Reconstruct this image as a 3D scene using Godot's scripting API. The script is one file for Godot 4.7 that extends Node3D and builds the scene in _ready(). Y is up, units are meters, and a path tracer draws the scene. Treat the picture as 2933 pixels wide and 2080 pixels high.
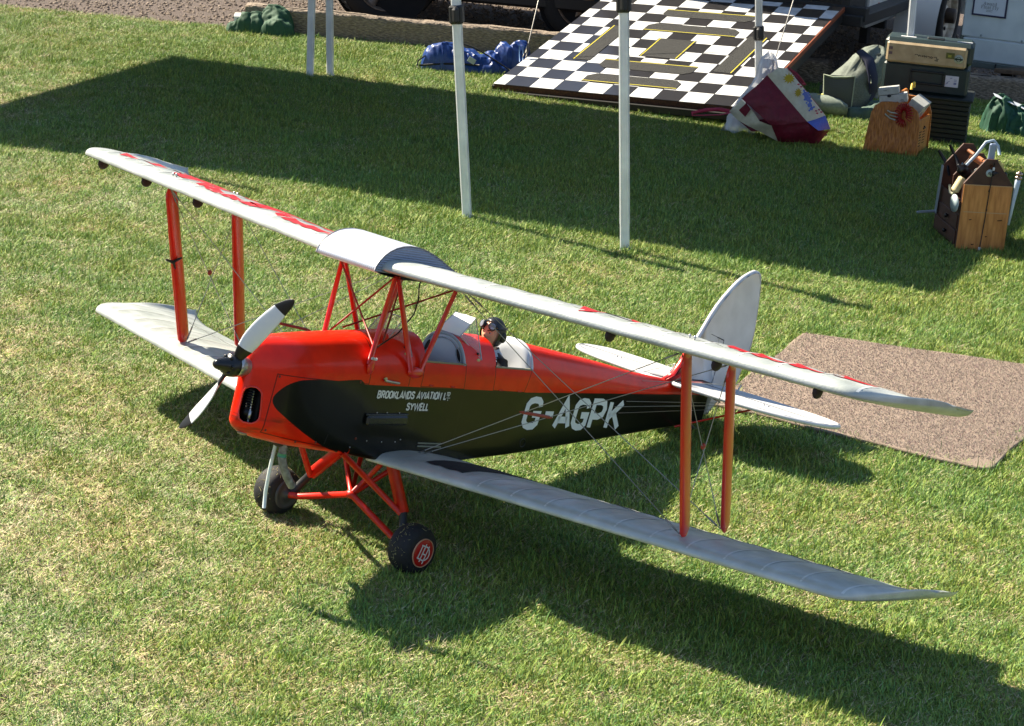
extends Node3D

# ---------------------------------------------------------------- helpers
var mats := {}
var names_used := {}
var rng := RandomNumberGenerator.new()
var plane_node: Node3D
var plane_off := Vector3.ZERO

func v3(x: float, y: float, z: float) -> Vector3:
	return Vector3(x, y, z)

func lin(r: float, g: float, b: float, a := 1.0) -> Color:
	var c := Color(r, g, b, a).linear_to_srgb()
	c.a = a
	return c

func numbered(called: String) -> String:
	if not names_used.has(called):
		names_used[called] = 0
		return called
	names_used[called] += 1
	return "%s_%03d" % [called, names_used[called]]

func thing(called: String, label: String, category: String, at := Vector3.ZERO, group := "") -> Node3D:
	var o := Node3D.new()
	o.name = numbered(called)
	add_child(o)
	o.position = at
	tag(o, label, category, group)
	return o

func tag(o: Node, label: String, category: String, group := "") -> void:
	o.set_meta("label", label)
	o.set_meta("category", category)
	if group != "":
		o.set_meta("group", group)

func obj(called: String, st: SurfaceTool, m: Material, parent: Node = null) -> MeshInstance3D:
	var o := MeshInstance3D.new()
	st.generate_normals()
	o.mesh = st.commit()
	o.material_override = m
	if parent == null:
		o.name = numbered(called)
		add_child(o)
	else:
		o.name = called
		parent.add_child(o, true)
		if parent == plane_node:
			o.position = plane_off
	return o

func struct(called: String, st: SurfaceTool, m: Material) -> MeshInstance3D:
	var o := obj(called, st, m)
	o.set_meta("kind", "structure")
	return o

func ST(smooth := true) -> SurfaceTool:
	var st := SurfaceTool.new()
	st.begin(Mesh.PRIMITIVE_TRIANGLES)
	st.set_smooth_group(0 if smooth else -1)
	return st

func tri(st: SurfaceTool, a: Vector3, b: Vector3, c: Vector3) -> void:
	st.add_vertex(a); st.add_vertex(b); st.add_vertex(c)

func quad(st: SurfaceTool, a: Vector3, b: Vector3, c: Vector3, d: Vector3) -> void:
	tri(st, a, b, c); tri(st, a, c, d)

func quv(st: SurfaceTool, p: Array, t: Array) -> void:
	for i in [0, 1, 2, 0, 2, 3]:
		st.set_uv(t[i]); st.add_vertex(p[i])

func rows_mesh(st: SurfaceTool, rows: Array, closed := false, uvf = null) -> void:
	for i in rows.size() - 1:
		var a: PackedVector3Array = rows[i]
		var b: PackedVector3Array = rows[i + 1]
		var n := a.size()
		for j in (n if closed else n - 1):
			var k := (j + 1) % n
			var q := [a[j], b[j], b[k], a[k]]
			for t in [0, 1, 2, 0, 2, 3]:
				if uvf != null:
					st.set_uv(uvf.call(q[t]))
				st.add_vertex(q[t])

func cap(st: SurfaceTool, ring: PackedVector3Array, uvf = null) -> void:
	var c := Vector3.ZERO
	for p in ring: c += p
	c /= ring.size()
	for i in ring.size():
		for p in [ring[i], ring[(i + 1) % ring.size()], c]:
			if uvf != null:
				st.set_uv(uvf.call(p))
			st.add_vertex(p)

# chamfered box; b = basis whose columns are the box axes
func box(st: SurfaceTool, c: Vector3, s: Vector3, b := Basis(), bev := 0.0) -> void:
	var h := s * 0.5
	if bev <= 0.0:
		var p := []
		for i in 8:
			p.append(c + b * Vector3(h.x * (1 if i & 1 else -1), h.y * (1 if i & 2 else -1), h.z * (1 if i & 4 else -1)))
		for f in [[0, 2, 3, 1], [4, 5, 7, 6], [0, 1, 5, 4], [2, 6, 7, 3], [0, 4, 6, 2], [1, 3, 7, 5]]:
			quad(st, p[f[0]], p[f[1]], p[f[2]], p[f[3]])
		return
	bev = min(bev, min(h.x, min(h.y, h.z)) * 0.9)
	var V := func(sx, sy, sz, ax):
		var q := Vector3(h.x * sx, h.y * sy, h.z * sz)
		if ax != 0: q.x -= bev * sx
		if ax != 1: q.y -= bev * sy
		if ax != 2: q.z -= bev * sz
		return c + b * q
	for s1 in [-1, 1]:
		quad(st, V.call(s1, -1, -1, 0), V.call(s1, 1, -1, 0), V.call(s1, 1, 1, 0), V.call(s1, -1, 1, 0)) if s1 > 0 else quad(st, V.call(s1, -1, 1, 0), V.call(s1, 1, 1, 0), V.call(s1, 1, -1, 0), V.call(s1, -1, -1, 0))
		quad(st, V.call(-1, s1, -1, 1), V.call(-1, s1, 1, 1), V.call(1, s1, 1, 1), V.call(1, s1, -1, 1)) if s1 > 0 else quad(st, V.call(1, s1, -1, 1), V.call(1, s1, 1, 1), V.call(-1, s1, 1, 1), V.call(-1, s1, -1, 1))
		quad(st, V.call(-1, -1, s1, 2), V.call(1, -1, s1, 2), V.call(1, 1, s1, 2), V.call(-1, 1, s1, 2)) if s1 < 0 else quad(st, V.call(-1, 1, s1, 2), V.call(1, 1, s1, 2), V.call(1, -1, s1, 2), V.call(-1, -1, s1, 2))
		for s2 in [-1, 1]:
			var f: bool = s1 * s2 > 0
			var e := [V.call(s1, s2, -1, 0), V.call(s1, s2, -1, 1), V.call(s1, s2, 1, 1), V.call(s1, s2, 1, 0)]
			if f: e.reverse()
			quad(st, e[3], e[2], e[1], e[0])
			e = [V.call(s1, -1, s2, 2), V.call(s1, -1, s2, 0), V.call(s1, 1, s2, 0), V.call(s1, 1, s2, 2)]
			if f: e.reverse()
			quad(st, e[3], e[2], e[1], e[0])
			e = [V.call(-1, s1, s2, 1), V.call(-1, s1, s2, 2), V.call(1, s1, s2, 2), V.call(1, s1, s2, 1)]
			if f: e.reverse()
			quad(st, e[3], e[2], e[1], e[0])
			for s3 in [-1, 1]:
				var t := [V.call(s1, s2, s3, 0), V.call(s1, s2, s3, 1), V.call(s1, s2, s3, 2)]
				if s1 * s2 * s3 > 0: t.reverse()
				tri(st, t[0], t[1], t[2])

# swept tube; rad = float or array; flat = second radius factor for streamlined section
func tube(st: SurfaceTool, pts: Array, rad, n := 8, caps := true, side := Vector3.ZERO, flat := 1.0) -> void:
	var rows := []
	var ref := side
	for i in pts.size():
		var t: Vector3
		if i == 0: t = pts[1] - pts[0]
		elif i == pts.size() - 1: t = pts[i] - pts[i - 1]
		else: t = (pts[i + 1] - pts[i]).normalized() + (pts[i] - pts[i - 1]).normalized()
		t = t.normalized()
		if ref == Vector3.ZERO:
			ref = t.cross(Vector3.UP)
			if ref.length() < 0.1: ref = t.cross(Vector3.RIGHT)
		var u := (ref - t * ref.dot(t)).normalized()
		ref = u
		var w := t.cross(u)
		var r: float = rad[i] if rad is Array else rad
		var ring := PackedVector3Array()
		for j in n:
			var a := TAU * j / n
			ring.append(pts[i] + u * cos(a) * r + w * sin(a) * r * flat)
		rows.append(ring)
	rows_mesh(st, rows, true)
	if caps:
		var r0: PackedVector3Array = rows[0].duplicate()
		r0.reverse()
		cap(st, r0)
		cap(st, rows[-1])

# surface of revolution about axis: prof = [[along, radius], ...]
func lathe(st: SurfaceTool, o: Vector3, axis: Vector3, prof: Array, n := 24) -> void:
	axis = axis.normalized()
	var u := axis.cross(Vector3.UP)
	if u.length() < 0.1: u = axis.cross(Vector3.RIGHT)
	u = u.normalized()
	var w := axis.cross(u)
	var rows := []
	for p in prof:
		var ring := PackedVector3Array()
		for j in n:
			var a := TAU * j / n
			ring.append(o + axis * p[0] + (u * cos(a) + w * sin(a)) * p[1])
		rows.append(ring)
	rows_mesh(st, rows, true)

func ellipsoid(st: SurfaceTool, c: Vector3, r: Vector3, n := 14, b := Basis()) -> void:
	var rows := []
	var m := int(n / 2.0) + 1
	for i in m + 1:
		var th := PI * i / m
		var ring := PackedVector3Array()
		for j in n:
			var a := TAU * j / n
			ring.append(c + b * Vector3(r.x * sin(th) * cos(a), r.y * cos(th), r.z * sin(th) * sin(a)))
		rows.append(ring)
	rows_mesh(st, rows, true)

# flat outline with rounded rim: f maps (x, y, d) to a point, d = distance from the middle plane
func plate(st: SurfaceTool, outline: PackedVector2Array, th: float, rim: float, f: Callable) -> void:
	var n := outline.size()
	var area := 0.0
	for i in n: area += outline[i].cross(outline[(i + 1) % n])
	var sg := -1.0 if area > 0 else 1.0
	var inn := PackedVector2Array()
	for i in n:
		var d0 := (outline[i] - outline[(i + n - 1) % n]).normalized()
		var d1 := (outline[(i + 1) % n] - outline[i]).normalized()
		var nn := (Vector2(d0.y, -d0.x) + Vector2(d1.y, -d1.x)).normalized() * sg
		inn.append(outline[i] + nn * rim)
	var idx := Geometry2D.triangulate_polygon(inn)
	var rows := []
	for k in [[1, 0.5], [0.35, 0.42], [0, 0.15], [0, -0.15], [0.35, -0.42], [1, -0.5]]:
		var ring := PackedVector3Array()
		for i in n:
			var p := outline[i].lerp(inn[i], k[0])
			ring.append(f.call(p.x, p.y, th * k[1]))
		rows.append(ring)
	rows_mesh(st, rows, true)
	for i in range(0, idx.size(), 3):
		var a := inn[idx[i]]; var b := inn[idx[i + 1]]; var c := inn[idx[i + 2]]
		tri(st, f.call(a.x, a.y, th * 0.5), f.call(b.x, b.y, th * 0.5), f.call(c.x, c.y, th * 0.5))
		tri(st, f.call(a.x, a.y, -th * 0.5), f.call(c.x, c.y, -th * 0.5), f.call(b.x, b.y, -th * 0.5))

func smooth_closed(pts: Array, per := 4) -> PackedVector2Array:
	var out := PackedVector2Array()
	var n := pts.size()
	for i in n:
		for k in per:
			out.append(pts[i].cubic_interpolate(pts[(i + 1) % n], pts[(i + n - 1) % n], pts[(i + 2) % n], float(k) / per))
	return out

# monoline lettering -------------------------------------------------------
func glyph(ch: String) -> Array:
	var w := 0.46
	match ch:
		"B": return [[Vector2(0, 0), Vector2(0, 1), Vector2(.26, 1), Vector2(.38, .93), Vector2(.42, .78), Vector2(.38, .6), Vector2(.26, .53), Vector2(0, .53)], [Vector2(.26, .53), Vector2(.4, .45), Vector2(.45, .27), Vector2(.4, .08), Vector2(.27, 0), Vector2(0, 0)]]
		"R": return [[Vector2(0, 0), Vector2(0, 1), Vector2(.26, 1), Vector2(.39, .93), Vector2(.43, .75), Vector2(.39, .57), Vector2(.26, .49), Vector2(0, .49)], [Vector2(.24, .49), Vector2(.46, 0)]]
		"P": return [[Vector2(0, 0), Vector2(0, 1), Vector2(.26, 1), Vector2(.4, .93), Vector2(.45, .72), Vector2(.4, .51), Vector2(.26, .43), Vector2(0, .43)]]
		"O": return [[Vector2(.23, 1), Vector2(.08, .94), Vector2(0, .78), Vector2(0, .22), Vector2(.08, .06), Vector2(.23, 0), Vector2(.38, .06), Vector2(.46, .22), Vector2(.46, .78), Vector2(.38, .94), Vector2(.23, 1)]]
		"G": return [[Vector2(.46, .74), Vector2(.44, .88), Vector2(.36, .98), Vector2(.2, 1), Vector2(.07, .94), Vector2(0, .8), Vector2(0, .2), Vector2(.07, .06), Vector2(.2, 0), Vector2(.36, .02), Vector2(.45, .14), Vector2(.46, .46), Vector2(.24, .46)]]
		"C": return [[Vector2(.46, .74), Vector2(.4, .92), Vector2(.23, 1), Vector2(.07, .93), Vector2(0, .78), Vector2(0, .22), Vector2(.07, .07), Vector2(.23, 0), Vector2(.4, .08), Vector2(.46, .26)]]
		"D": return [[Vector2(0, 0), Vector2(0, 1), Vector2(.22, 1), Vector2(.38, .93), Vector2(.45, .76), Vector2(.45, .24), Vector2(.38, .07), Vector2(.22, 0), Vector2(0, 0)]]
		"K": return [[Vector2(0, 0), Vector2(0, 1)], [Vector2(.46, 1), Vector2(0.03, .42)], [Vector2(.17, .6), Vector2(.47, 0)]]
		"L": return [[Vector2(0, 1), Vector2(0, 0), Vector2(.36, 0)]]
		"A": return [[Vector2(-.02, 0), Vector2(.24, 1), Vector2(.5, 0)], [Vector2(.07, .27), Vector2(.41, .27)]]
		"N": return [[Vector2(0, 0), Vector2(0, 1), Vector2(.44, 0), Vector2(.44, 1)]]
		"S": return [[Vector2(.43, .76), Vector2(.39, .93), Vector2(.22, 1), Vector2(.06, .94), Vector2(0.01, .78), Vector2(.06, .62), Vector2(.23, .52), Vector2(.39, .42), Vector2(.45, .25), Vector2(.39, .07), Vector2(.22, 0), Vector2(.06, .06), Vector2(0, .24)]]
		"V": return [[Vector2(-.02, 1), Vector2(.23, 0), Vector2(.48, 1)]]
		"I": return [[Vector2(.05, 0), Vector2(.05, 1)]]
		"T": return [[Vector2(-.02, 1), Vector2(.44, 1)], [Vector2(.21, 1), Vector2(.21, 0)]]
		"Y": return [[Vector2(-.03, 1), Vector2(.22, .45), Vector2(.47, 1)], [Vector2(.22, .45), Vector2(.22, 0)]]
		"W": return [[Vector2(-.02, 1), Vector2(.20, 0), Vector2(.42, .92), Vector2(.64, 0), Vector2(.86, 1)]]
		"E": return [[Vector2(.38, 1), Vector2(0, 1), Vector2(0, 0), Vector2(.38, 0)], [Vector2(0, .52), Vector2(.33, .52)]]
		"-": return [[Vector2(.04, .46), Vector2(.34, .46)]]
	return []

func advance(ch: String) -> float:
	match ch:
		"I": return 0.28
		"W": return 1.03
		"L": return 0.53
		"-": return 0.5
		" ": return 0.36
		"E": return 0.56
		"T": return 0.6
	return 0.66

# f maps letter-plane coordinates to 3D
func stroke(st: SurfaceTool, line: Array, w: float, f: Callable, step := 10.0) -> void:
	var pts := []
	for i in line.size() - 1:
		var n: int = max(1, int(ceil((line[i + 1] - line[i]).length() / step)))
		for k in n: pts.append(line[i].lerp(line[i + 1], float(k) / n))
	pts.append(line[-1])
	var m := pts.size()
	var shut: bool = pts[0].distance_to(pts[m - 1]) < 0.001
	var L := []; var R := []
	for i in m:
		var a: Vector2 = pts[i] - pts[i - 1] if i > 0 else (pts[0] - pts[m - 2] if shut else pts[1] - pts[0])
		var b: Vector2 = pts[i + 1] - pts[i] if i < m - 1 else (pts[1] - pts[0] if shut else pts[m - 1] - pts[m - 2])
		a = a.normalized(); b = b.normalized()
		var n := Vector2(-a.y - b.y, a.x + b.x).normalized()
		var k: float = 1.0 / max(0.5, n.dot(Vector2(-a.y, a.x)))
		L.append(pts[i] + n * w * 0.5 * k); R.append(pts[i] - n * w * 0.5 * k)
	for i in m - 1:
		quad(st, f.call(L[i]), f.call(L[i + 1]), f.call(R[i + 1]), f.call(R[i]))

func letters(st: SurfaceTool, text: String, o: Vector2, h: float, sx: float, slant: float, w: float, f: Callable, step := 10.0, track := 0.0) -> float:
	var x := o.x
	for ch in text:
		for line in glyph(ch):
			var q := []
			for p in line:
				q.append(Vector2(x + (p.x * sx + p.y * slant) * h, o.y + (w * 0.5 + p.y * (1.0 - w)) * h))
			stroke(st, q, w * h, f, step)
		x += (advance(ch) + track) * sx * h
	return x

# materials ----------------------------------------------------------------
func noise_tex(seed_: int, freq: float, c0: Color, c1: Color, size := 256, oct := 4, mid = null, kind := FastNoiseLite.TYPE_SIMPLEX_SMOOTH) -> NoiseTexture2D:
	var n := FastNoiseLite.new()
	n.seed = seed_; n.frequency = freq; n.fractal_octaves = oct; n.noise_type = kind
	var t := NoiseTexture2D.new()
	t.width = size; t.height = size; t.seamless = true; t.noise = n
	var g := Gradient.new()
	g.set_color(0, c0); g.set_color(1, c1)
	if mid != null: g.add_point(0.5, mid)
	t.color_ramp = g
	return t

func bump_tex(seed_: int, freq: float, strength: float, size := 256, oct := 3) -> NoiseTexture2D:
	var n := FastNoiseLite.new()
	n.seed = seed_; n.frequency = freq; n.fractal_octaves = oct
	var t := NoiseTexture2D.new()
	t.width = size; t.height = size; t.seamless = true; t.noise = n
	t.as_normal_map = true; t.bump_strength = strength
	return t

func mat(c: Color, rough := 0.6, metal := 0.0, tex: Texture2D = null, scale := 1.0, bump: Texture2D = null, bscale := 1.0) -> StandardMaterial3D:
	var m := StandardMaterial3D.new()
	m.albedo_color = c; m.roughness = rough; m.metallic = metal
	m.cull_mode = BaseMaterial3D.CULL_DISABLED
	if tex or bump:
		m.uv1_triplanar = true
		m.uv1_scale = Vector3.ONE * scale
	if tex: m.albedo_texture = tex
	if bump:
		m.normal_enabled = true; m.normal_texture = bump; m.normal_scale = bscale
	return m

# ---------------------------------------------------------------- the place
const CAM := Vector3(-3.5914, 2.2839, 4.03256)
const LOG_A := Vector3(6.47, 0, -7.29)      # foot of the log's lawn side, left end
const LOG_D := Vector3(0.552, 0, 0.834)     # along the log, to the right in view
const LOG_N := Vector3(0.834, 0, -0.552)    # away from the lawn
const FACE_R := Vector3(0.668, 0, 0.744)    # to the right across the view
const FACE_D := Vector3(0.744, 0, -0.668)   # away from the viewer

func set_camera_and_light() -> void:
	var cam := Camera3D.new()
	cam.name = "camera"
	add_child(cam)
	cam.transform = Transform3D(Basis(Vector3(0.66655, 0.07322, 0.74185), Vector3(0.16966, 0.95415, -0.24662), Vector3(-0.72589, 0.29025, 0.62357)).orthonormalized(), CAM)
	cam.fov = 19.057
	cam.near = 0.05; cam.far = 500.0
	cam.current = true
	var env := Environment.new()
	env.background_mode = Environment.BG_SKY
	var sky := Sky.new()
	var ps := ProceduralSkyMaterial.new()
	ps.sky_top_color = Color(0.37, 0.47, 0.62)
	ps.sky_horizon_color = Color(0.72, 0.77, 0.80)
	ps.sky_curve = 0.12
	ps.ground_bottom_color = Color(0.16, 0.17, 0.1)
	ps.ground_horizon_color = Color(0.5, 0.54, 0.5)
	ps.sky_energy_multiplier = 0.86
	sky.sky_material = ps
	env.sky = sky
	env.ambient_light_source = Environment.AMBIENT_SOURCE_SKY
	env.tonemap_mode = Environment.TONE_MAPPER_LINEAR
	env.tonemap_exposure = 2.8
	env.sdfgi_enabled = true; env.ssao_enabled = true; env.ssil_enabled = true
	var we := WorldEnvironment.new()
	we.name = "world_environment"
	we.environment = env
	add_child(we)
	var sun := DirectionalLight3D.new()
	sun.name = "sun"
	sun.light_energy = 1.6
	sun.light_color = Color(1.0, 0.955, 0.87)
	sun.light_angular_distance = 0.5
	sun.shadow_enabled = true
	add_child(sun)
	sun.look_at_from_position(Vector3.ZERO, Vector3(0.13, -1.0, 1.02), Vector3.UP)

func to_log(p: Vector3) -> Vector2:      # along the log, behind its lawn side
	var d := p - LOG_A
	return Vector2(d.dot(LOG_D), d.dot(LOG_N))

func build_ground() -> void:
	var st := ST()
	quad(st, v3(-120, 0, 120), v3(-120, 0, -120), v3(120, 0, -120), v3(120, 0, 120))
	var soil := mat(Color.WHITE, 0.95, 0, noise_tex(3, 0.03, lin(.025, .022, .012), lin(.20, .155, .09), 512, 5, lin(.065, .055, .03)), 1.3, bump_tex(5, 0.08, 8.0, 512), 1.0)
	soil.uv1_world_triplanar = true
	struct("lawn", st, soil)
	st = ST()
	var a := LOG_A - LOG_D * 40 + LOG_N * 0.02
	var b := LOG_A + LOG_D * 40 + LOG_N * 0.02
	var n := 60
	var rows := []
	for i in n + 1:
		var p := a.lerp(b, float(i) / n) + LOG_N * (sin(i * 1.7) * 0.03 + sin(i * 0.61) * 0.03)
		rows.append(PackedVector3Array([p + v3(0, 0.004, 0), p + LOG_N * 50 + v3(0, 0.004, 0)]))
	rows_mesh(st, rows)
	var gm := mat(Color.WHITE, 0.9, 0, noise_tex(8, 0.09, lin(.035, .025, .02), lin(.30, .235, .18), 512, 4, lin(.13, .095, .075)), 1.6, bump_tex(9, 0.11, 14.0, 512), 1.0)
	gm.uv1_world_triplanar = true
	struct("gravel", st, gm)
	# loose stones on the gravel
	var mesh_st := ST(false)
	ellipsoid(mesh_st, Vector3.ZERO, v3(1, .6, .8), 6)
	mesh_st.generate_normals()
	var mm := MultiMesh.new()
	mm.transform_format = MultiMesh.TRANSFORM_3D
	mm.use_colors = true
	mm.mesh = mesh_st.commit()
	var spots := []
	rng.seed = 77
	for i in 16000:
		var u := rng.randf_range(-2.5, 6.2); var w := rng.randf_range(0.02, 3.2)
		if w < 0.2 and u > 0: continue
		spots.append(LOG_A + LOG_D * u + LOG_N * w)
	mm.instance_count = spots.size()
	for i in spots.size():
		var s := rng.randf_range(0.006, 0.016)
		mm.set_instance_transform(i, Transform3D(Basis.from_euler(v3(rng.randf() * 6, rng.randf() * 6, rng.randf() * 6)).scaled(Vector3.ONE * s), spots[i] + v3(0, s * 0.4, 0)))
		var k := rng.randf_range(0.4, 1.0)
		mm.set_instance_color(i, Color(.34 * k, .26 * k, .19 * k))
	var mi := MultiMeshInstance3D.new()
	mi.name = numbered("gravel_stones")
	mi.multimesh = mm
	var sm := mat(Color.WHITE, 0.85)
	sm.vertex_color_use_as_albedo = true
	mi.material_override = sm
	add_child(mi)
	mi.set_meta("kind", "stuff")
	tag(mi, "loose brown gravel stones scattered over the car park", "gravel")

# ---- grass
const MAT_C := [Vector3(2.311, 0, -0.115), Vector3(3.353, 0, -0.435), Vector3(3.86, 0, 0.585), Vector3(2.495, 0, 0.872)]

func in_quad(p: Vector3, q: Array, grow := 0.0) -> bool:
	var c := Vector3.ZERO
	for x in q: c += x * 0.25
	var sg := 0.0
	for i in 4:
		var a: Vector3 = c + (q[i] - c) * (1.0 + grow); var b: Vector3 = c + (q[(i + 1) % 4] - c) * (1.0 + grow)
		var s := (b.x - a.x) * (p.z - a.z) - (b.z - a.z) * (p.x - a.x)
		if sg == 0.0: sg = s
		elif s * sg < 0: return false
	return true

func tuft(seed_: int, blades: int, dry: float, tall: float, lie: float) -> ArrayMesh:
	var r := RandomNumberGenerator.new()
	r.seed = seed_
	var st := SurfaceTool.new()
	st.begin(Mesh.PRIMITIVE_TRIANGLES)
	for i in blades:
		var o := Vector3(r.randfn(0, 0.020), 0.0, r.randfn(0, 0.020))
		var az := r.randf() * TAU
		var straw := r.randf() < dry
		var len := r.randf_range(0.013, 0.030) * tall * (1.1 if straw else 1.0)
		if r.randf() < 0.05: len *= 1.5
		var w := r.randf_range(0.0007, 0.00135)
		var lean := clampf(r.randfn(lie + (0.3 if straw else 0.05), 0.36), 0.05, 1.52)
		var bend := r.randf_range(0.0, 0.4)
		var d := Vector3(cos(az), 0, sin(az))
		var s := Vector3(-sin(az), 0, cos(az)).rotated(d, r.randf_range(-0.6, 0.6))
		var c: Color
		if straw:
			var k := r.randf_range(0.45, 1.3)
			c = Color(.64 * k, .55 * k, .32 * k)
			if r.randf() < 0.3: c = Color(.40 * k, .29 * k, .15 * k)
		else:
			var k := r.randf_range(0.5, 1.45)
			c = Color(.155, .275, .042).lerp(Color(.345, .40, .085), r.randf()) * k
			if r.randf() < 0.2: c = Color(.125, .25, .07) * k
		var p0 := o
		var p1 := o + (Vector3.UP * cos(lean) + d * sin(lean)) * len * 0.55
		var l2 := minf(lean + bend, 1.75)
		var p2 := p1 + (Vector3.UP * cos(l2) + d * sin(l2)) * len * 0.45
		p1.y = maxf(p1.y, 0.002); p2.y = maxf(p2.y, 0.002)
		var n0 := Plane(p0 - s * w, p0 + s * w, p1).normal
		var n1 := Plane(p1 - s * w, p1 + s * w, p2).normal
		var pts := [p0 - s * w, p0 + s * w, p1 + s * w * 0.85, p1 - s * w * 0.85, p2]
		var nv := 0
		for q in [0, 1, 2, 0, 2, 3, 3, 2, 4]:
			st.set_color(c)
			st.set_normal(n0 if nv < 6 else n1)
			nv += 1
			st.add_vertex(pts[q])
	return st.commit()

func build_grass() -> void:
	var patch := FastNoiseLite.new(); patch.seed = 11; patch.frequency = 0.55; patch.fractal_octaves = 4
	var fine := FastNoiseLite.new(); fine.seed = 23; fine.frequency = 6.0; fine.fractal_octaves = 3
	var hue := FastNoiseLite.new(); hue.seed = 41; hue.frequency = 1.6; hue.fractal_octaves = 3
	var kinds := []
	#            blades dry  tall lie
	for k in [[17, .16, 1.1, .82], [17, .36, 1.05, .95], [17, .60, 1.0, 1.05], [17, .86, 1.0, 1.2], [16, .08, 1.7, .5], [2, 1.0, 2.4, 1.35]]:
		for v in 2:
			kinds.append({"mesh": tuft(100 + kinds.size() * 7, k[0], k[1], k[2], k[3]), "xf": [], "col": []})
	rng.seed = 2024
	var view := [v3(-1.35, 0, 0.15), v3(1.15, 0, 2.5), v3(16, 0, -5.2), v3(5.4, 0, -9.9)]
	for i in 900000:
		var p := v3(rng.randf_range(-1.4, 9.6), 0, rng.randf_range(-9.4, 2.4))
		if not in_quad(p, view): continue
		var dist := p.distance_to(CAM)
		if rng.randf() > pow(6.0 / dist, 1.1): continue
		var lg := to_log(p)
		if lg.y > 0.03: continue
		if in_quad(p, MAT_C, -0.035): continue
		var dry := 0.37 + 0.26 * patch.get_noise_2d(p.x, p.z) + 0.5 * fine.get_noise_2d(p.x, p.z)
		# the lawn is thinner and drier towards the near left, lusher to the right
		dry += clampf((1.3 - p.x) * 0.13 - p.z * 0.05, -0.15, 0.26)
		if lg.y > -0.3: dry += 0.25 * (1.0 + lg.y / 0.3)
		if rng.randf() < clampf((dry - 0.5) * 0.9 + 0.25 * fine.get_noise_2d(p.z * 2.7, p.x * 2.7), 0.0, 0.6): continue
		var k := 0
		var r := dry + rng.randfn(0, 0.12)
		if r < 0.12: k = 4 if rng.randf() < 0.35 else 0
		elif r < 0.36: k = 0 if rng.randf() < 0.6 else 1
		elif r < 0.55: k = 1
		elif r < 0.75: k = 2
		else: k = 3
		if rng.randf() < 0.012: k = 4
		if rng.randf() < 0.02: k = 5
		var kk: Dictionary = kinds[k * 2 + (rng.randi() & 1)]
		var s := rng.randf_range(0.75, 1.2)
		kk.xf.append(Transform3D(Basis(Vector3.UP, rng.randf() * TAU).scaled(Vector3(s, s * rng.randf_range(0.8, 1.1), s)), p))
		var h := hue.get_noise_2d(p.x, p.z)
		var b := rng.randf_range(0.85, 1.12)
		kk.col.append(Color(b * (1.0 + 0.16 * h), b, b * (1.0 - 0.1 * h)))
	var gm := StandardMaterial3D.new()
	gm.vertex_color_use_as_albedo = true
	gm.roughness = 0.55
	gm.metallic_specular = 0.35
	gm.cull_mode = BaseMaterial3D.CULL_DISABLED
	gm.backlight_enabled = true
	gm.backlight = Color(0.28, 0.3, 0.12)
	var root := Node3D.new()
	root.name = numbered("grass")
	add_child(root)
	tag(root, "mown lawn grass, green blades mixed with dry straw", "grass")
	root.set_meta("kind", "stuff")
	var total := 0
	for kk in kinds:
		var mm := MultiMesh.new()
		mm.transform_format = MultiMesh.TRANSFORM_3D
		mm.use_colors = true
		mm.mesh = kk.mesh
		mm.instance_count = kk.xf.size()
		total += kk.xf.size()
		for i in kk.xf.size():
			mm.set_instance_transform(i, kk.xf[i])
			mm.set_instance_color(i, kk.col[i])
		var mi := MultiMeshInstance3D.new()
		mi.name = "grass_tufts"
		mi.multimesh = mm
		mi.material_override = gm
		root.add_child(mi, true)
		mi.set_meta("kind", "stuff")
	print("tufts ", total)

# ---------------------------------------------------------------- the model biplane (own axes: x aft from the propeller, y up, z to its left)
const HUB := Vector3(0, 0.597, 0)
const XB := Basis(Vector3(0.973614, -0.228201, 0.0), Vector3(0.22819, 0.97357, 0.00949), Vector3(-0.002166, -0.00924, 0.999955))

func pw(x: float, y: float, z: float) -> Vector3:    # body point -> world
	return HUB + XB * Vector3(x, y, z)

func interp(t: Array, x: float) -> float:
	if x <= t[0][0]: return t[0][1]
	for i in t.size() - 1:
		if x <= t[i + 1][0]:
			var f: float = (x - t[i][0]) / (t[i + 1][0] - t[i][0])
			return lerpf(t[i][1], t[i + 1][1], f)
	return t[-1][1]

const F_W := [[.038, .006], [.0385, .011], [.041, .017], [.046, .0235], [.055, .0305], [.07, .041], [.085, .051], [.1, .060], [.12, .069], [.15, .0775], [.2, .085], [.3, .0895], [.42, .094], [1.08, .094], [1.15, .090], [1.49, .062], [1.97, .026], [2.165, .012]]
const F_T := [[.038, .020], [.0385, .030], [.041, .042], [.046, .053], [.055, .064], [.07, .075], [.085, .081], [.12, .089], [.2, .098], [.3, .108], [.42, .1185], [.55, .131], [.7, .139], [.8, .1405], [1.0, .1405], [1.1, .138], [1.14, .132], [1.51, .096], [1.73, .070], [1.9, .058], [2.165, .048]]
const F_B := [[.038, -.138], [.0385, -.146], [.041, -.154], [.046, -.163], [.055, -.171], [.07, -.1785], [.1, -.186], [.2, -.196], [.38, -.206], [.56, -.2265], [.88, -.2155], [1.53, -.149], [1.97, -.102], [2.165, -.08]]
const RING := 34     # points from the crown round the left side to the keel

func f_wide(x: float) -> float: return interp(F_W, x)

func lon(x: float) -> float: return interp([[0.0, -.002], [.42, -.008], [.95, -.001], [1.11, 0.0], [2.0, .013], [2.2, .016]], x)

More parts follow.
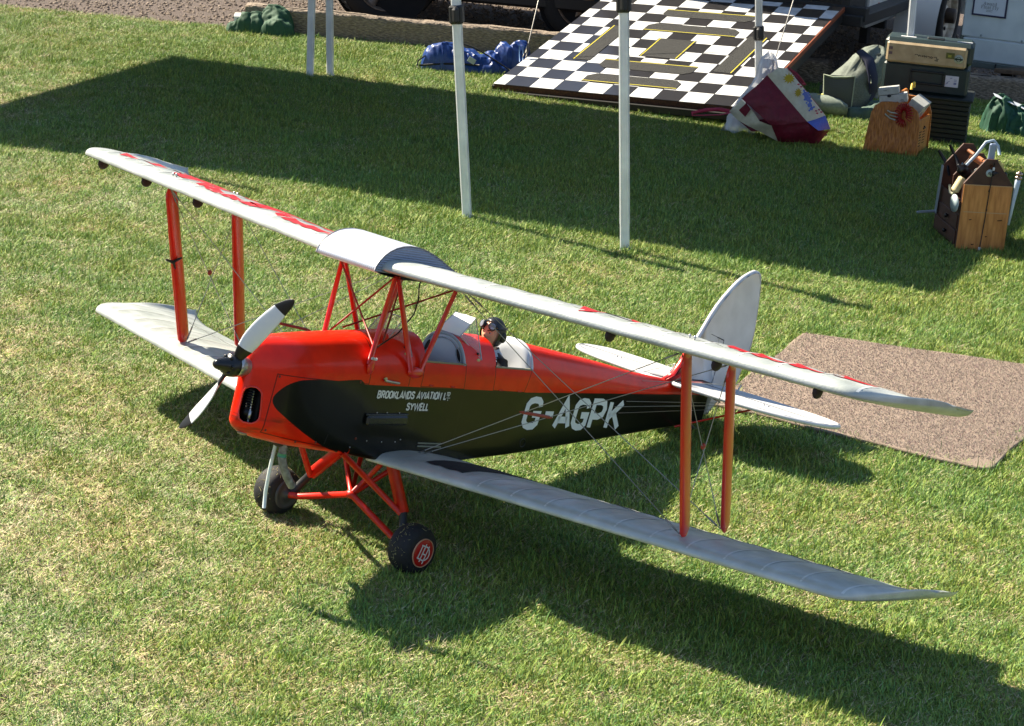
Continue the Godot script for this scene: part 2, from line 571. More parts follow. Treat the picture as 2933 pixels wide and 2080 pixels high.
# half section: index 0 = crown, 12 = door height, 18 = longeron, then the side, then the keel
func half_ring(x: float) -> PackedVector2Array:
	var w := f_wide(x); var t := interp(F_T, x); var b := interp(F_B, x); var l := minf(lon(x), t * 0.4)
	var out := PackedVector2Array()
	var pw_ := lerpf(2.3, 2.5, clampf(x / 0.4, 0, 1)) if x < 1.2 else lerpf(2.5, 1.75, clampf((x - 1.2) / 0.6, 0, 1))
	var hd := minf(l + (t - l) * 0.5, 0.067) if x > 0.5 and x < 1.3 else l + (t - l) * 0.5
	for i in 19:
		var y: float
		if i <= 12:
			var a := i / 12.0
			# dense near the crown where the outline runs flat
			y = lerpf(t, hd, a * a)
			if i == 12: y = hd
		else: y = lerpf(hd, l, (i - 12) / 6.0)
		var k := clampf((y - l) / (t - l), 0.0, 1.0)
		out.append(Vector2(w * pow(maxf(0.0, 1.0 - pow(k, pw_)), 1.0 / pw_), y))
	var rb := clampf(0.055 - x * 0.12, 0.012, 0.05)
	if x > 1.2: rb = minf(rb, w * 0.6)
	rb = minf(rb, w * 0.9)
	for i in range(1, 9):
		out.append(Vector2(w, lerpf(l, b + rb, i / 8.0)))
	for i in range(1, 6):
		var a := PI / 2 * i / 5.0
		out.append(Vector2(w - rb + rb * cos(a), b + rb - rb * sin(a)))
	out.append(Vector2((w - rb) * 0.5, b))
	out.append(Vector2(0, b))
	return out

func rake(x: float, y: float) -> float:      # the nose face slopes back towards the shaft
	return 0.0

func ring3(x: float) -> PackedVector3Array:
	var h := half_ring(x)
	var out := PackedVector3Array()
	for p in h: out.append(v3(x + rake(x, p.y), p.y, p.x))
	for i in range(h.size() - 2, 0, -1): out.append(v3(x + rake(x, h[i].y), h[i].y, -h[i].x))
	return out

func side_z(x: float, y: float) -> float:     # half width of the skin at a height
	if x < 0.13:
		var q := x
		for k in 12: q = x - rake(q, y)
		x = maxf(q, .038)
	var h := half_ring(x)
	for i in h.size() - 1:
		if y <= h[i].y and y >= h[i + 1].y:
			var f := (h[i].y - y) / maxf(1e-6, h[i].y - h[i + 1].y)
			return lerpf(h[i].x, h[i + 1].x, f)
	return 0.0

func on_side(x: float, y: float, out := 0.0) -> Vector3:
	return v3(x, y, side_z(x, y) + out)

func skin_uv(p: Vector3) -> Vector2: return Vector2((p.x + 0.02) / 2.2, (0.16 - p.y) / 0.4)

const OVAL := [Vector2(.415, -.012), Vector2(.30, -.004), Vector2(.20, -.007), Vector2(.152, -.018), Vector2(.122, -.038), Vector2(.104, -.065), Vector2(.112, -.089), Vector2(.145, -.112), Vector2(.19, -.137), Vector2(.235, -.159), Vector2(.298, -.185), Vector2(.345, -.197), Vector2(.40, -.197)]

func seg_dist(p: Vector2, a: Vector2, b: Vector2) -> float:
	return p.distance_to(Geometry2D.get_closest_point_to_segment(p, a, b))

func skin_texture() -> ImageTexture:
	var W := 2048; var H := 372
	var im := Image.create(W, H, true, Image.FORMAT_RGB8)
	var oval := smooth_closed(OVAL, 3)
	var red := Color(0.90, 0.135, 0.02); var red2 := Color(0.82, 0.12, 0.025)
	var dark := Color(0.055, 0.06, 0.045); var dark2 := Color(0.04, 0.044, 0.04)
	var nz := FastNoiseLite.new(); nz.seed = 4; nz.frequency = 0.012; nz.fractal_octaves = 4
	var lines := [[.102, -.002, .418, -.006], [.102, -.002, .096, -.163], [.096, -.163, .298, -.186], [.298, -.186, .39, -.200], [.418, .12, .418, -.006], [.633, .066, .629, -.003], [.808, .066, .814, -.002], [.94, .066, .944, 0.0], [1.11, .066, 1.088, 0.0], [.578, .06, .578, -.004], [.629, -.003, .814, -.002], [.944, 0, 1.088, 0]]
	for j in H:
		var y := 0.16 - (j + 0.5) / H * 0.4
		for i in W:
			var x := (i + 0.5) / W * 2.2 - 0.02
			var p := Vector2(x, y)
			var d: float      # > 0 inside the dark paint
			if x > 0.402:
				d = lon(x) - y
				if x < 0.425: d = maxf(d, -1.0)
			else:
				d = 1.0
				for k in oval.size() - 1: d = minf(d, seg_dist(p, oval[k], oval[k + 1]))
				if x < 0.1 or not Geometry2D.is_point_in_polygon(p, oval): d = -d
			if x > 0.36 and x < 0.44 and y < -0.15 and (y + 0.205) < (0.384 - x) * 0.35 + 0.002: d = -0.01
			var f := clampf(d / 0.0011 + 0.5, 0.0, 1.0)
			var n := nz.get_noise_2d(i, j)
			var c := red.lerp(red2, clampf(0.35 + n, 0, 1)).lerp(dark.lerp(dark2, clampf(0.5 + n, 0, 1)), f)
			if f < 0.6 or x < 0.425:
				for l in lines:
					if x < minf(l[0], l[2]) - 0.004 or x > maxf(l[0], l[2]) + 0.004: continue
					var q := seg_dist(p, Vector2(l[0], l[1]), Vector2(l[2], l[3]))
					if q < 0.0016: c = c.lerp(Color(0.16, 0.04, 0.03), clampf(1.3 - q / 0.0011, 0, 0.9))
			if f > 0.5 and x > 0.43:
				for q in [.63, .82, 1.1, 1.36, 1.61, 1.85]:
					var e: float = absf(x - q)
					if e < .005: c = c.lerp(Color(.085, .09, .08), .5 * clampf((.005 - e) / .002, 0, 1))
			elif f < 0.5 and x < 0.42 and y < -0.10: c = c.lerp(Color(.36, .12, .05), clampf(nz.get_noise_2d(i * .5, j * 3.0) * 1.4 - .25, 0, .5))
			im.set_pixel(i, j, c)
	im.generate_mipmaps()
	return ImageTexture.create_from_image(im)

const IN_Y := [-.144, -.047]      # bottom and top of the air intake

func intake_right(y: float) -> float:
	return interp([[-.147, .062], [-.140, .076], [-.128, .083], [-.10, .0815], [-.062, .077], [-.052, .071], [-.046, .060]], y)

func intake_left(y: float) -> float:      # sideways, on the nose face
	return interp([[-.147, .030], [-.138, .018], [-.12, .0125], [-.065, .0135], [-.052, .019], [-.046, .028]], y)

func nose_x(y: float, z: float) -> float:      # where the skin reaches a half width
	var lo := .038; var hi := .12
	for k in 24:
		var m := (lo + hi) * .5
		if half_z(m, y) < z: lo = m
		else: hi = m
	return hi + rake(hi, y)

func half_z(x: float, y: float) -> float:
	var h := half_ring(x)
	for i in h.size() - 1:
		if y <= h[i].y and y >= h[i + 1].y:
			return lerpf(h[i].x, h[i + 1].x, (h[i].y - y) / maxf(1e-6, h[i].y - h[i + 1].y))
	return 0.0

func build_plane() -> void:
	plane_node = thing("model_biplane", "large red and black model biplane with silver wings and white propeller parked on the grass", "model aircraft")
	var base := v3(0.441, 0.0, 0.0)
	plane_node.transform = Transform3D(XB, base)
	plane_off = XB.inverse() * (HUB - base)
	var P := plane_node
	var gloss := func(c: Color, r := 0.3) -> StandardMaterial3D:
		var m := mat(c, r)
		m.clearcoat_enabled = true; m.clearcoat = 0.6; m.clearcoat_roughness = 0.12
		return m
	var red: StandardMaterial3D = gloss.call(Color(0.84, 0.11, 0.022))
	var redd := mat(Color(0.88, 0.135, 0.03), 0.38, 0, noise_tex(91, 0.03, Color(1, 1, 1), Color(.72, .7, .7), 128, 4), 6.0)
	var silver := mat(Color(0.82, 0.83, 0.81), 0.40, 0.28, noise_tex(33, 0.012, Color(1, 1, 1), Color(.74, .76, .74), 256, 5), 2.0, bump_tex(34, 0.2, 1.2, 256), 0.25)
	var grey := mat(Color(0.80, 0.80, 0.80), 0.5, 0.05, noise_tex(35, 0.02, Color(1, 1, 1), Color(.9, .9, .9), 128), 3.0)
	var black := mat(Color(0.045, 0.045, 0.05), 0.4)
	var rubber := mat(Color(0.13, 0.13, 0.145), 0.75, 0, noise_tex(36, 0.06, Color(1, 1, 1), Color(.6, .58, .55), 128), 9.0)
	var white: StandardMaterial3D = gloss.call(Color(0.86, 0.87, 0.88), 0.35)
	var lining := mat(Color(0.62, 0.68, 0.74), 0.55)
	var steel := mat(Color(0.7, 0.7, 0.7), 0.3, 0.85)
	var wire := mat(Color(0.62, 0.62, 0.6), 0.35, 0.6)
	var paint_white := mat(Color(0.86, 0.87, 0.86), 0.5)
	var skin := mat(Color.WHITE, 0.34)
	skin.albedo_texture = skin_texture()
	skin.clearcoat_enabled = true; skin.clearcoat = 0.3; skin.clearcoat_roughness = 0.12
	skin.metallic_specular = 0.3

	# fuselage shell with open cockpits and the air intake left out
	var xs := []
	for x in [.038, .0385, .0395, .041, .0435]: xs.append(x)
	var x := .046
	while x < 0.112:
		xs.append(x); x += 0.0028
	for q in [.115, .13, .15, .17, .2, .25, .3, .36, .402, .42, .46, .5, .55, .6, .633, .66, .69, .72, .76, .8, .82, .85, .88, .91, .94, .97, 1.0, 1.03, 1.06, 1.1, 1.12, 1.14, 1.2, 1.28, 1.36, 1.44, 1.52, 1.62, 1.73, 1.82, 1.9, 1.98, 2.08, 2.165]: xs.append(q)
	var st := ST()
	# extra lengthwise density on the left side of the nose for the intake edge
	var rings := []
	for q in xs: rings.append(ring3(q))
	var N: int = rings[0].size()
	for i in xs.size() - 1:
		var open: bool = (xs[i] >= .632 and xs[i + 1] <= .801) or (xs[i] >= .939 and xs[i + 1] <= 1.101)
		for j in N:
			var k := (j + 1) % N
			if open and (j < 12 or j >= N - 12): continue
			var a: Vector3 = rings[i][j]; var b: Vector3 = rings[i + 1][j]; var c: Vector3 = rings[i + 1][k]; var d: Vector3 = rings[i][k]
			if xs[i] < 0.11 and j >= 12 and j < 30:
				# split into fine strips so that the opening has a clean edge
				var m := 7
				for s in m:
					var f0 := float(s) / m; var f1 := float(s + 1) / m
					var q4 := [a.lerp(d, f0), b.lerp(c, f0), b.lerp(c, f1), a.lerp(d, f1)]
					var mid: Vector3 = (q4[0] + q4[2]) * 0.5
					if mid.y > IN_Y[0] and mid.y < IN_Y[1] and mid.z > intake_left(mid.y) and mid.x < intake_right(mid.y): continue
					for t in [0, 1, 2, 0, 2, 3]:
						st.set_uv(skin_uv(q4[t])); st.add_vertex(q4[t])
			else:
				var q4 := [a, b, c, d]
				for t in [0, 1, 2, 0, 2, 3]:
					st.set_uv(skin_uv(q4[t])); st.add_vertex(q4[t])
	cap(st, rings[0], skin_uv)
	cap(st, rings[-1], skin_uv)
	var fus := obj("fuselage", st, skin, P)
	# intake: rolled lip, dark inside, cylinder with fins, pushrod tube
	st = ST()
	var lip := []
	for k in 15:
		var y := lerpf(IN_Y[1], IN_Y[0], k / 14.0)
		lip.append(on_side(intake_right(y), y, 0.0))
	for k in 15:
		var y := lerpf(IN_Y[0], IN_Y[1], k / 14.0)
		lip.append(v3(nose_x(y, intake_left(y)), y, intake_left(y)))
	lip.append(lip[0]); lip.append(lip[1])
	tube(st, lip, 0.0026, 6, false)
	obj("intake_lip", st, red, fus)
	st = ST(false)
	box(st, v3(0.118, -.10, 0.0), v3(.06, .10, .06), Basis(), 0.004)
	obj("intake_duct", st, mat(Color(.03, .03, .035), 0.8), fus)
	st = ST()
	lathe(st, v3(.070, -.15, .012), v3(-.03, 1, 0), [[0, 0], [0, .010], [.02, .0105], [.021, .0135], [.04, .0135], [.041, .0095], [.1, .0095], [.1, 0]], 14)
	for i in 9: lathe(st, v3(.069 - .0002 * i, -.108 + i * .007, .012), v3(-.03, 1, 0), [[0, .0095], [.0003, .016], [.0026, .016], [.003, .0095]], 14)
	obj("engine_cylinder", st, mat(Color(.12, .12, .13), 0.4, 0.6), fus)
	st = ST()
	tube(st, [v3(.068, -.142, .026), v3(.067, -.06, .024)], .0026, 8)
	lathe(st, v3(.0682, -.135, .026), v3(-.01, 1, 0), [[0, 0], [0, .005], [.022, .005], [.022, 0]], 12)
	obj("pushrod_tube", st, steel, fus)
	# cowl fasteners, vent slots, rivets
	for q in [[.108, -.008], [.385, -.002], [.104, -.155], [.27, -.176], [.415, -.16], [.2, -.178]]:
		st = ST()
		ellipsoid(st, on_side(q[0], q[1], 0.0005), v3(.004, .004, .0015), 8)
		obj("fastener", st, mat(Color(.45, .2, .15), .4, .4), fus)
	st = ST(false)
	for q in [[.044, -.09, -.018, .012], [.046, -.13, -.021, .005]]:
		box(st, v3(q[0], q[1], q[2]), v3(.004, q[3] * 2.0, .003), Basis(), .001)
	obj("cowl_slot", st, black, fus)
	st = ST(false)
	box(st, on_side(.305, -.165, .0005), v3(.003, .03, .001), Basis(Vector3.FORWARD, 0.25))
	obj("vent_slot", st, black, fus)
	# exhaust side fairing
	st = ST(false)
	var b3 := Basis()
	box(st, on_side(.515, -.103, .006), v3(.165, .028, .016), Basis(Vector3.FORWARD, -0.035), .006)
	box(st, on_side(.515, -.088, .003), v3(.17, .006, .008), Basis(Vector3.FORWARD, -0.035), .002)
	obj("side_fairing", st, mat(Color(.115, .12, .10), .25), fus)
	for q in [[.47, -.083], [.51, -.0815], [.56, -.0805], [.46, -.165], [.52, -.1665], [.575, -.165], [.595, -.158], [.40, -.185]]:
		st = ST()
		ellipsoid(st, on_side(q[0], q[1], .0062 if q[1] > -.1 else .001), v3(.0022, .0022, .0015), 8)
		obj("rivet", st, steel, fus)
	# foot step, handles, inspection ring
	st = ST(false)
	for dy in [0.0, -.009]: box(st, on_side(.72, -.1655 + dy, .002), v3(.1, .004, .003))
	obj("foot_step", st, mat(Color(.5, .52, .5), .4, .5), fus)
	st = ST()
	tube(st, [on_side(.474, .014, .004), on_side(.474, .008, .009), on_side(.52, .004, .008), on_side(.535, .003, .003)], [.006, .0045, .004, .003], 8)
	obj("door_handle", st, steel, fus)
	st = ST()
	lathe(st, on_side(1.14, -.155, -.001), Vector3.BACK, [[0, .014], [.0025, .014], [.0025, .0115], [0, .0115]], 20)
	obj("inspection_ring", st, mat(Color(.06, .065, .06), .3), fus)
	# lettering, 1.2 mm proud of the flat side
	var side := func(p: Vector2) -> Vector3: return v3(p.x, p.y, side_z(p.x, p.y) + 0.0012)
	st = ST(false)
	# registration, slanted, on the tapering rear fuselage
	letters(st, "G-AGPK", Vector2(1.118, -.1145), .104, 1.40, 0.06, 0.20, side, .02)
	obj("registration_letters", st, paint_white, fus)
	st = ST(false)
	var base_line := func(p: Vector2) -> Vector3:
		return v3(p.x, p.y + (p.x - .46) * 0.026, side_z(p.x, p.y + (p.x - .46) * 0.026) + 0.0012)
	var ex := letters(st, "BROOKLANDS AVIATION L", Vector2(.462, -.0445), .0235, 1.0, 0.03, 0.20, base_line, 1.0, 0.0)
	letters(st, "TD", Vector2(ex - .004, -.0335), .0125, 1.0, 0.1, 0.2, base_line)
	stroke(st, [Vector2(ex - .001, -.0385), Vector2(ex + .014, -.0385)], .0016, base_line)
	stroke(st, [Vector2(ex + .004, -.0445), Vector2(ex + .007, -.0445)], .003, base_line)
	letters(st, "SYWELL", Vector2(.590, -.0775), .0235, 1.0, 0.03, 0.20, base_line)
	obj("company_letters", st, paint_white, fus)
	# small placards and switches by the cockpits
	for q in [[.555, .083], [.862, .083]]:
		st = ST()
		ellipsoid(st, on_side(q[0], q[1], .0), v3(.008, .005, .0022), 12)
		obj("placard", st, mat(Color(.78, .72, .5), .5), fus)
		st = ST()
		ellipsoid(st, on_side(q[0] - .002, q[1] + .017, .001), v3(.004, .004, .004), 8)
		tube(st, [on_side(q[0] - .002, q[1] + .017, .002), on_side(q[0] - .009, q[1] + .02, .010)], .0013, 6)
		obj("switch", st, black, fus)

	# cockpits
	for c in [[.633, .80], [.94, 1.10]]:
		st = ST()
		var rows := []
		for q in 7:
			var xx: float = lerpf(c[0], c[1], q / 6.0)
			var row := PackedVector3Array()
			for k in 11:
				var a := PI * k / 10.0
				row.append(v3(xx, .066 - sin(a) * .12, cos(a) * (side_z(xx, .066) - .002)))
			rows.append(row)
		rows_mesh(st, rows)
		cap(st, rows[0]); 
		obj("cockpit_tub", st, mat(Color(.62, .66, .70), .7), fus)
		st = ST()
		for s in [1, -1]:
			tube(st, [v3(c[0] - .002, .068, s * side_z(c[0], .067)), v3(c[1] + .006, .0685, s * (side_z(c[1], .067) + .001))], .003, 8)
		obj("door_sill", st, mat(Color(.55, .53, .42), .5), fus)
		# hinged door flap below the sill
		st = ST()
		for hx in [c[0] + .03, c[1] - .045]: tube(st, [on_side(hx, .002, .001), on_side(hx + .016, .002, .001)], .0022, 6)
		obj("door_hinge", st, redd, fus)
	# grey bulkhead with two oval slots, closing the front cockpit
	var bulk := func(yy: float, zz: float, out: float) -> Vector3: return v3(.803 - (yy - .066) * .12 - out, yy, zz)
	st = ST()
	var ring_pts := []
	var hr := half_ring(.80)
	for i in 13: ring_pts.append(Vector2(hr[12 - i].x, hr[12 - i].y))
	var arch := PackedVector3Array()
	for p in ring_pts: arch.append(bulk.call(p.y, p.x, 0.0))
	for i in range(11, -1, -1): arch.append(bulk.call(hr[12 - i].y, -hr[12 - i].x, 0.0))
	arch.append(bulk.call(-.03, -.07, 0.0)); arch.append(bulk.call(-.03, .07, 0.0))
	cap(st, arch)
	var bk := obj("front_bulkhead", st, mat(Color(.80, .86, .92), .45, 0.0), P)
	st = ST()
	var rim := []
	for i in 25: rim.append(arch[i] + v3(-.002, -.003, 0))
	tube(st, rim, .0045, 8)
	var rim2 := []
	for i in 25: rim2.append(v3(arch[i].x - .002, .066 + (arch[i].y - .066) * .78, arch[i].z * .74))
	tube(st, rim2, .0018, 6)
	obj("bulkhead_rim", st, lining, bk)
	for s in [-1, 1]:
		st = ST()
		var up := v3(.0, .030, -s * .016)
		var pts := []
		for k in 13:
			var a := TAU * k / 12
			pts.append(bulk.call(.088 + cos(a) * .020 , s * .062 - s * cos(a) * .008 + sin(a) * .0095, .006))
		var rr_ := PackedVector3Array(pts.slice(0, 12))
		cap(st, rr_)
		obj("bulkhead_slot", st, mat(Color(.02, .02, .025), .7), bk)
		st = ST()
		tube(st, pts, .0022, 6, false)
		obj("slot_lip", st, lining, bk)
	# rear headrest rim of the pilot's cockpit
	st = ST()
	var back := []
	var rows2 := []
	var hb := half_ring(1.10)
	for k in 6:
		var row := PackedVector3Array()
		var sc: float = [1.0, .97, .84, .6, .3, .05][k]
		var bx: float = [1.108, 1.098, 1.092, 1.094, 1.098, 1.100][k]
		for i in range(12, -1, -1): row.append(v3(bx, .05 + (hb[i].y - .048) * sc, hb[i].x * sc + .001))
		for i in range(1, 13): row.append(v3(bx, .05 + (hb[i].y - .048) * sc, -hb[i].x * sc - .001))
		rows2.append(row)
	rows_mesh(st, rows2)
	var rr0: PackedVector3Array = rows2[0]
	for p in rr0: back.append(p)
	tube(st, back, .0035, 8)
	obj("cockpit_rim", st, mat(Color(.78, .79, .80), .5), P)

	# windscreens
	var glass := mat(Color(.92, .95, .96, .17), .03)
	glass.transparency = BaseMaterial3D.TRANSPARENCY_ALPHA
	var hazy_glare := mat(Color(1, 1, 1, .93), .3)  # rear centre pane: hazy plastic, white glare painted into its colour and opacity
	hazy_glare.transparency = BaseMaterial3D.TRANSPARENCY_ALPHA
	for w in [[.505, .0, true], [.803, .0, false]]:
		var x0: float = w[0]
		var lo: float = .112 if w[2] else .140
		var hi: float = .176 if w[2] else .196
		var c0 := v3(x0, lo, .044); var c1 := v3(x0, lo, -.044); var t0 := v3(x0 + .055, hi, .040); var t1 := v3(x0 + .055, hi, -.040)
		var sx := x0 + .072
		var q0 := v3(sx, side_y(sx, .082), .083); var q1 := v3(sx, side_y(sx, .082), -.083)
		var ws := Node3D.new(); ws.name = "windscreen"; P.add_child(ws, true); ws.position = plane_off
		var parts := [[[c0, c1, t1, t0], glass if w[2] else hazy_glare], [[c0, q0, t0], glass], [[c1, q1, t1], glass]]
		for pp in parts:
			st = ST(false)
			var pl: Array = pp[0]
			if pl.size() == 4: quad(st, pl[0], pl[1], pl[2], pl[3])
			else: tri(st, pl[0], pl[1], pl[2])
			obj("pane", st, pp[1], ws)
		st = ST()
		for e in [[c0, c1], [c0, t0], [c1, t1], [t0, t1], [t0, q0], [t1, q1], [c0, q0], [c1, q1]]:
			tube(st, [e[0], e[1]], .0016, 6)
		obj("frame", st, mat(Color(.72, .74, .74), .4, .3), ws)

	build_wings(P, silver, red, redd, black, wire, steel)
	build_tail(P, grey, red, redd, wire, steel)
	build_gear(P, red, redd, rubber, steel, black)
	build_prop(P, white, black, steel)

func side_y(x: float, z: float) -> float:      # height of the decking at a half width
	var h := half_ring(x)
	for i in h.size() - 1:
		if z >= h[i].x and z <= h[i + 1].x and i < 18:
			return lerpf(h[i].y, h[i + 1].y, (z - h[i].x) / maxf(1e-6, h[i + 1].x - h[i].x))
	return 0.0

# ---- wings: LE line x, y at |z| ; chord; incidence
const UP_W := [.3424, .1591, .3138, .0213, .055, .018]
const LO_W := [.5176, .160, -.2255, .0459, .012, .055]
const CHORD := .46
const TIP0 := 1.40
const TIP1 := 1.528

func wing_pt(w: Array, z: float, c: float, upper: bool, lift := 0.0) -> Vector3:
	var az := absf(z)
	var xl: float = w[0] + w[1] * (az - .1)
	var yl: float = w[2] + w[3] * (az - .1)
	var ch := CHORD
	var tk := 1.0
	if az > TIP0:
		var tau := clampf((az - TIP0) / (TIP1 - TIP0), 0, 1)
		var cut := ch * .90 * (1.0 - pow(1.0 - pow(tau, 5.0), .62))
		var add := .035 * tau
		xl += cut
		ch = ch - cut + add
		yl += cut * w[5]
		tk = lerpf(1.0, .5, tau * tau) * (1.0 if tau < .985 else .12)
	var full := CHORD
	var y: float
	if upper: y = .165 * (2.15 * sqrt(c) - 2.35 * c + .55 * c * c - .35 * c * c * c) * minf(full, ch * 1.9) * tk
	else: y = -.034 * (1.9 * sqrt(c) - 1.9 * c) * minf(full, ch * 1.9) * tk
	# cloth sags between ribs
	if upper:
		var rib := fposmod(az, .105) / .105
		var half := fposmod(az, .0525) / .0525
		y -= .0068 * sin(PI * rib) * (1.0 if w[4] > .03 else .45) * smoothstep(.02, .3, c) * (1.0 - smoothstep(.75, 1.0, c)) * (.3 + .7 * smoothstep(.1, .5, az))
		y -= .0028 * sin(PI * half) * smoothstep(.03, .1, c) * (1.0 - smoothstep(.14, .24, c))
	return v3(xl + c * ch, yl + y - c * ch * w[4] + lift, z)

func wing(P: Node3D, called: String, w: Array, z0: float, s: int, m: Material) -> MeshInstance3D:
	var st := ST()
	var cs := [0.0, .004, .012, .025, .045, .07, .1, .13, .17, .21, .26, .32, .4, .5, .6, .7, .8, .88, .95, 1.0]
	var rows := []
	var zs := []
	var z := z0
	while z < TIP0:
		zs.append(z); z += .0105
	for k in 19: zs.append(TIP0 + (TIP1 - TIP0) * sin(PI / 2 * k / 18.0))
	for q in zs:
		var row := PackedVector3Array()
		for i in range(cs.size() - 1, -1, -1): row.append(wing_pt(w, q * s, cs[i], true))
		for i in range(1, cs.size()): row.append(wing_pt(w, q * s, cs[i], false) - v3(0, .0025 * cs[i], 0))
		if s < 0: row.reverse()
		rows.append(row)
	rows_mesh(st, rows, true)
	cap(st, rows[0])
	return obj(called, st, m, P)

func build_wings(P: Node3D, silver: Material, red: Material, redd: Material, black: Material, wire: Material, steel: Material) -> void:
	var ink := mat(Color(.72, .09, .10), .45)
	var wu := {}
	var tape := mat(Color(.82, .83, .81), .41, .28)
	for s in [1, -1]:
		var u := wing(P, "upper_wing", UP_W, .0015, s, silver)
		var l := wing(P, "lower_wing", LO_W, .06, s, silver)
		wu[s] = u
		# registration across the top: G-A on the left wing, GPK on the right, tops to the leading edge
		var st := ST()
		var f := func(p: Vector2) -> Vector3: return wing_pt(UP_W, -p.x, .95 - p.y * .80, true, .0018)
		# letter plane: x runs to the machine's right (-z), y 0..1 towards the leading edge
		var spots := [["G", -1.41], ["-", -1.05], ["A", -.87]] if s > 0 else [["G", .16], ["P", .60], ["K", 1.02]]
		for g in spots:
			for line in glyph(g[0]):
				var q := []
				for p in line: q.append(Vector2(g[1] + p.x * .72, .04 + p.y * .92))
				# stroke in metric space so that it keeps its width
				var mm := []
				for p in q: mm.append(Vector2(p.x, p.y * .37))
				var f2 := func(p: Vector2) -> Vector3: return f.call(Vector2(p.x, p.y / .37))
				stroke(st, mm, .060, f2, .012)
		obj("registration_letters", st, ink, u)
		# hinge fairings under the leading edge
		for z in [.80, 1.10, 1.37]:
			st = ST()
			var c := wing_pt(UP_W, z * s, .06, false)
			ellipsoid(st, c + v3(0, -.004, 0), v3(.022, .019, .007), 12)
			obj("slat_guide", st, mat(Color(.16, .10, .11), .6), u)
		for z in [.999, .968]:
			st = ST()
			var c := wing_pt(UP_W, z * s, .13 if z > .98 else .65, true)
			for k in 2: ellipsoid(st, c + v3(.0, .004, (k - .5) * .016), v3(.004, .006, .004), 8)
			obj("strut_bolt", st, steel, u)
		# slat and aileron lines
		st = ST()
		for z in [.70, 1.36]:
			pass
		var pts := []
		for k in 30: pts.append(wing_pt(UP_W, (.62 + k * .0255) * s, .165, true, .0003))
		tube(st, pts, .0009, 5)
		obj("slat_edge", st, mat(Color(.55, .56, .54), .5), u)
		st = ST()
		pts = []
		for k in 40: pts.append(wing_pt(LO_W, (.62 + k * .0185) * s, .72, true, .0004))
		tube(st, pts, .0012, 5)
		var p2 := []
		for k in 8: p2.append(wing_pt(LO_W, .62 * s, .72 + k * .04, true, .0004))
		tube(st, p2, .0012, 5)
		obj("aileron_gap", st, mat(Color(.30, .31, .30), .6), l)
		# black walkway on the wing root
		st = ST()
		var rows := []
		for i in 9:
			var row := PackedVector3Array()
			for j in 12: row.append(wing_pt(LO_W, lerpf(.215, .335, i / 8.0) * s, lerpf(.10, .97, j / 11.0), true, .0015))
			rows.append(row)
		rows_mesh(st, rows)
		obj("walkway", st, mat(Color(.09, .09, .095), .85, 0, noise_tex(55, .2, Color(1, 1, 1), Color(.6, .6, .6), 64), 20.0), l)
		# rib tapes
		for wg in [[UP_W, u, .12], [LO_W, l, .35]]:
			var z0: float = ceil(wg[2] / .105) * .105
			while z0 < 1.50:
				st = ST()
				var tr := []
				for k in 2:
					var row := PackedVector3Array()
					for j in 15: row.append(wing_pt(wg[0], (z0 + (k - .5) * .0055) * s, lerpf(.01, .985, pow(j / 14.0, 1.4)), true, .0008))
					tr.append(row)
				rows_mesh(st, tr)
				obj("rib_tape", st, tape, wg[1])
				z0 += .105
		# interplane struts
		for q in [[v3(.538, .332, .998), v3(.731, -.156, 1.0)], [v3(.795, .305, .967), v3(.950, -.150, .976)]]:
			st = ST()
			var a: Vector3 = q[0]; var b: Vector3 = q[1]
			a.z *= s; b.z *= s
			var pp := []; var rr_ := []
			for k in [[0.0, .012], [.045, .029], [.09, .0295], [.5, .031], [.91, .0295], [.955, .029], [1.0, .008]]:
				pp.append(a.lerp(b, k[0])); rr_.append(k[1])
			tube(st, pp, rr_, 14, true, v3(.95, .2, -.28), .30)
			obj("interplane_strut", st, red, P)
		# flying, landing and incidence wires
		var FT := v3(.53, .325, .99 * s); var RT := v3(.80, .30, .96 * s); var FB := v3(.725, -.15, .985 * s); var RB := v3(.945, -.145, .962 * s)
		var root := v3(.655, -.197, .104 * s); var root2 := v3(.668, -.198, .108 * s)
		var ca := v3(.66, .28, .14 * s); var cb := v3(.69, .277, .14 * s)
		for e in [[root, FT], [root2, RT], [ca, FB], [cb, RB], [FT, RB], [RT, FB]]:
			st = ST()
			tube(st, [e[0], e[1]], .00125, 6)
			var d: Vector3 = (e[1] - e[0]).normalized()
			tube(st, [e[1] - d * .055, e[1] - d * .012], .0026, 6)
			tube(st, [e[0] + d * .012, e[0] + d * .05], .0024, 6)
			obj("bracing_wire", st, wire, P)
		st = ST()
		ellipsoid(st, (FT + RB + RT + FB) * .25, v3(.009, .009, .005), 10)
		obj("wire_acorn", st, mat(Color(.6, .2, .15), .5), P)
		# spreader between flying and landing wires
		st = ST()
		var m0 := root.lerp(FT, .44); var m1 := root2.lerp(RT, .44)
		tube(st, [m0.lerp(m1, -.15), m0, m1, m0.lerp(m1, 1.12)], [.002, .0045, .0045, .002], 8)
		obj("wire_spreader", st, mat(Color(.60, .17, .10), .5), P)
		# cabane struts
		for q in [[v3(.415, .298, .104), v3(.399, .05, .095), .0082], [v3(.425, .298, .104), v3(.575, .03, .097), .0082], [v3(.672, .290, .106), v3(.604, .03, .097), .0082]]:
			st = ST()
			var a: Vector3 = q[0]; var b: Vector3 = q[1]
			a.z *= s; b.z *= s
			tube(st, [a, a.lerp(b, .5), b], [.0075, .0092, .0085], 12, true, v3(1, 0, 0), .62)
			obj("cabane_strut", st, red, P)
		st = ST()
		ellipsoid(st, v3(.592, .036, .096 * s), v3(.034, .016, .010), 12)
		ellipsoid(st, v3(.408, .045, .096 * s), v3(.014, .024, .006), 12)
		obj("strut_fairing", st, red, P)
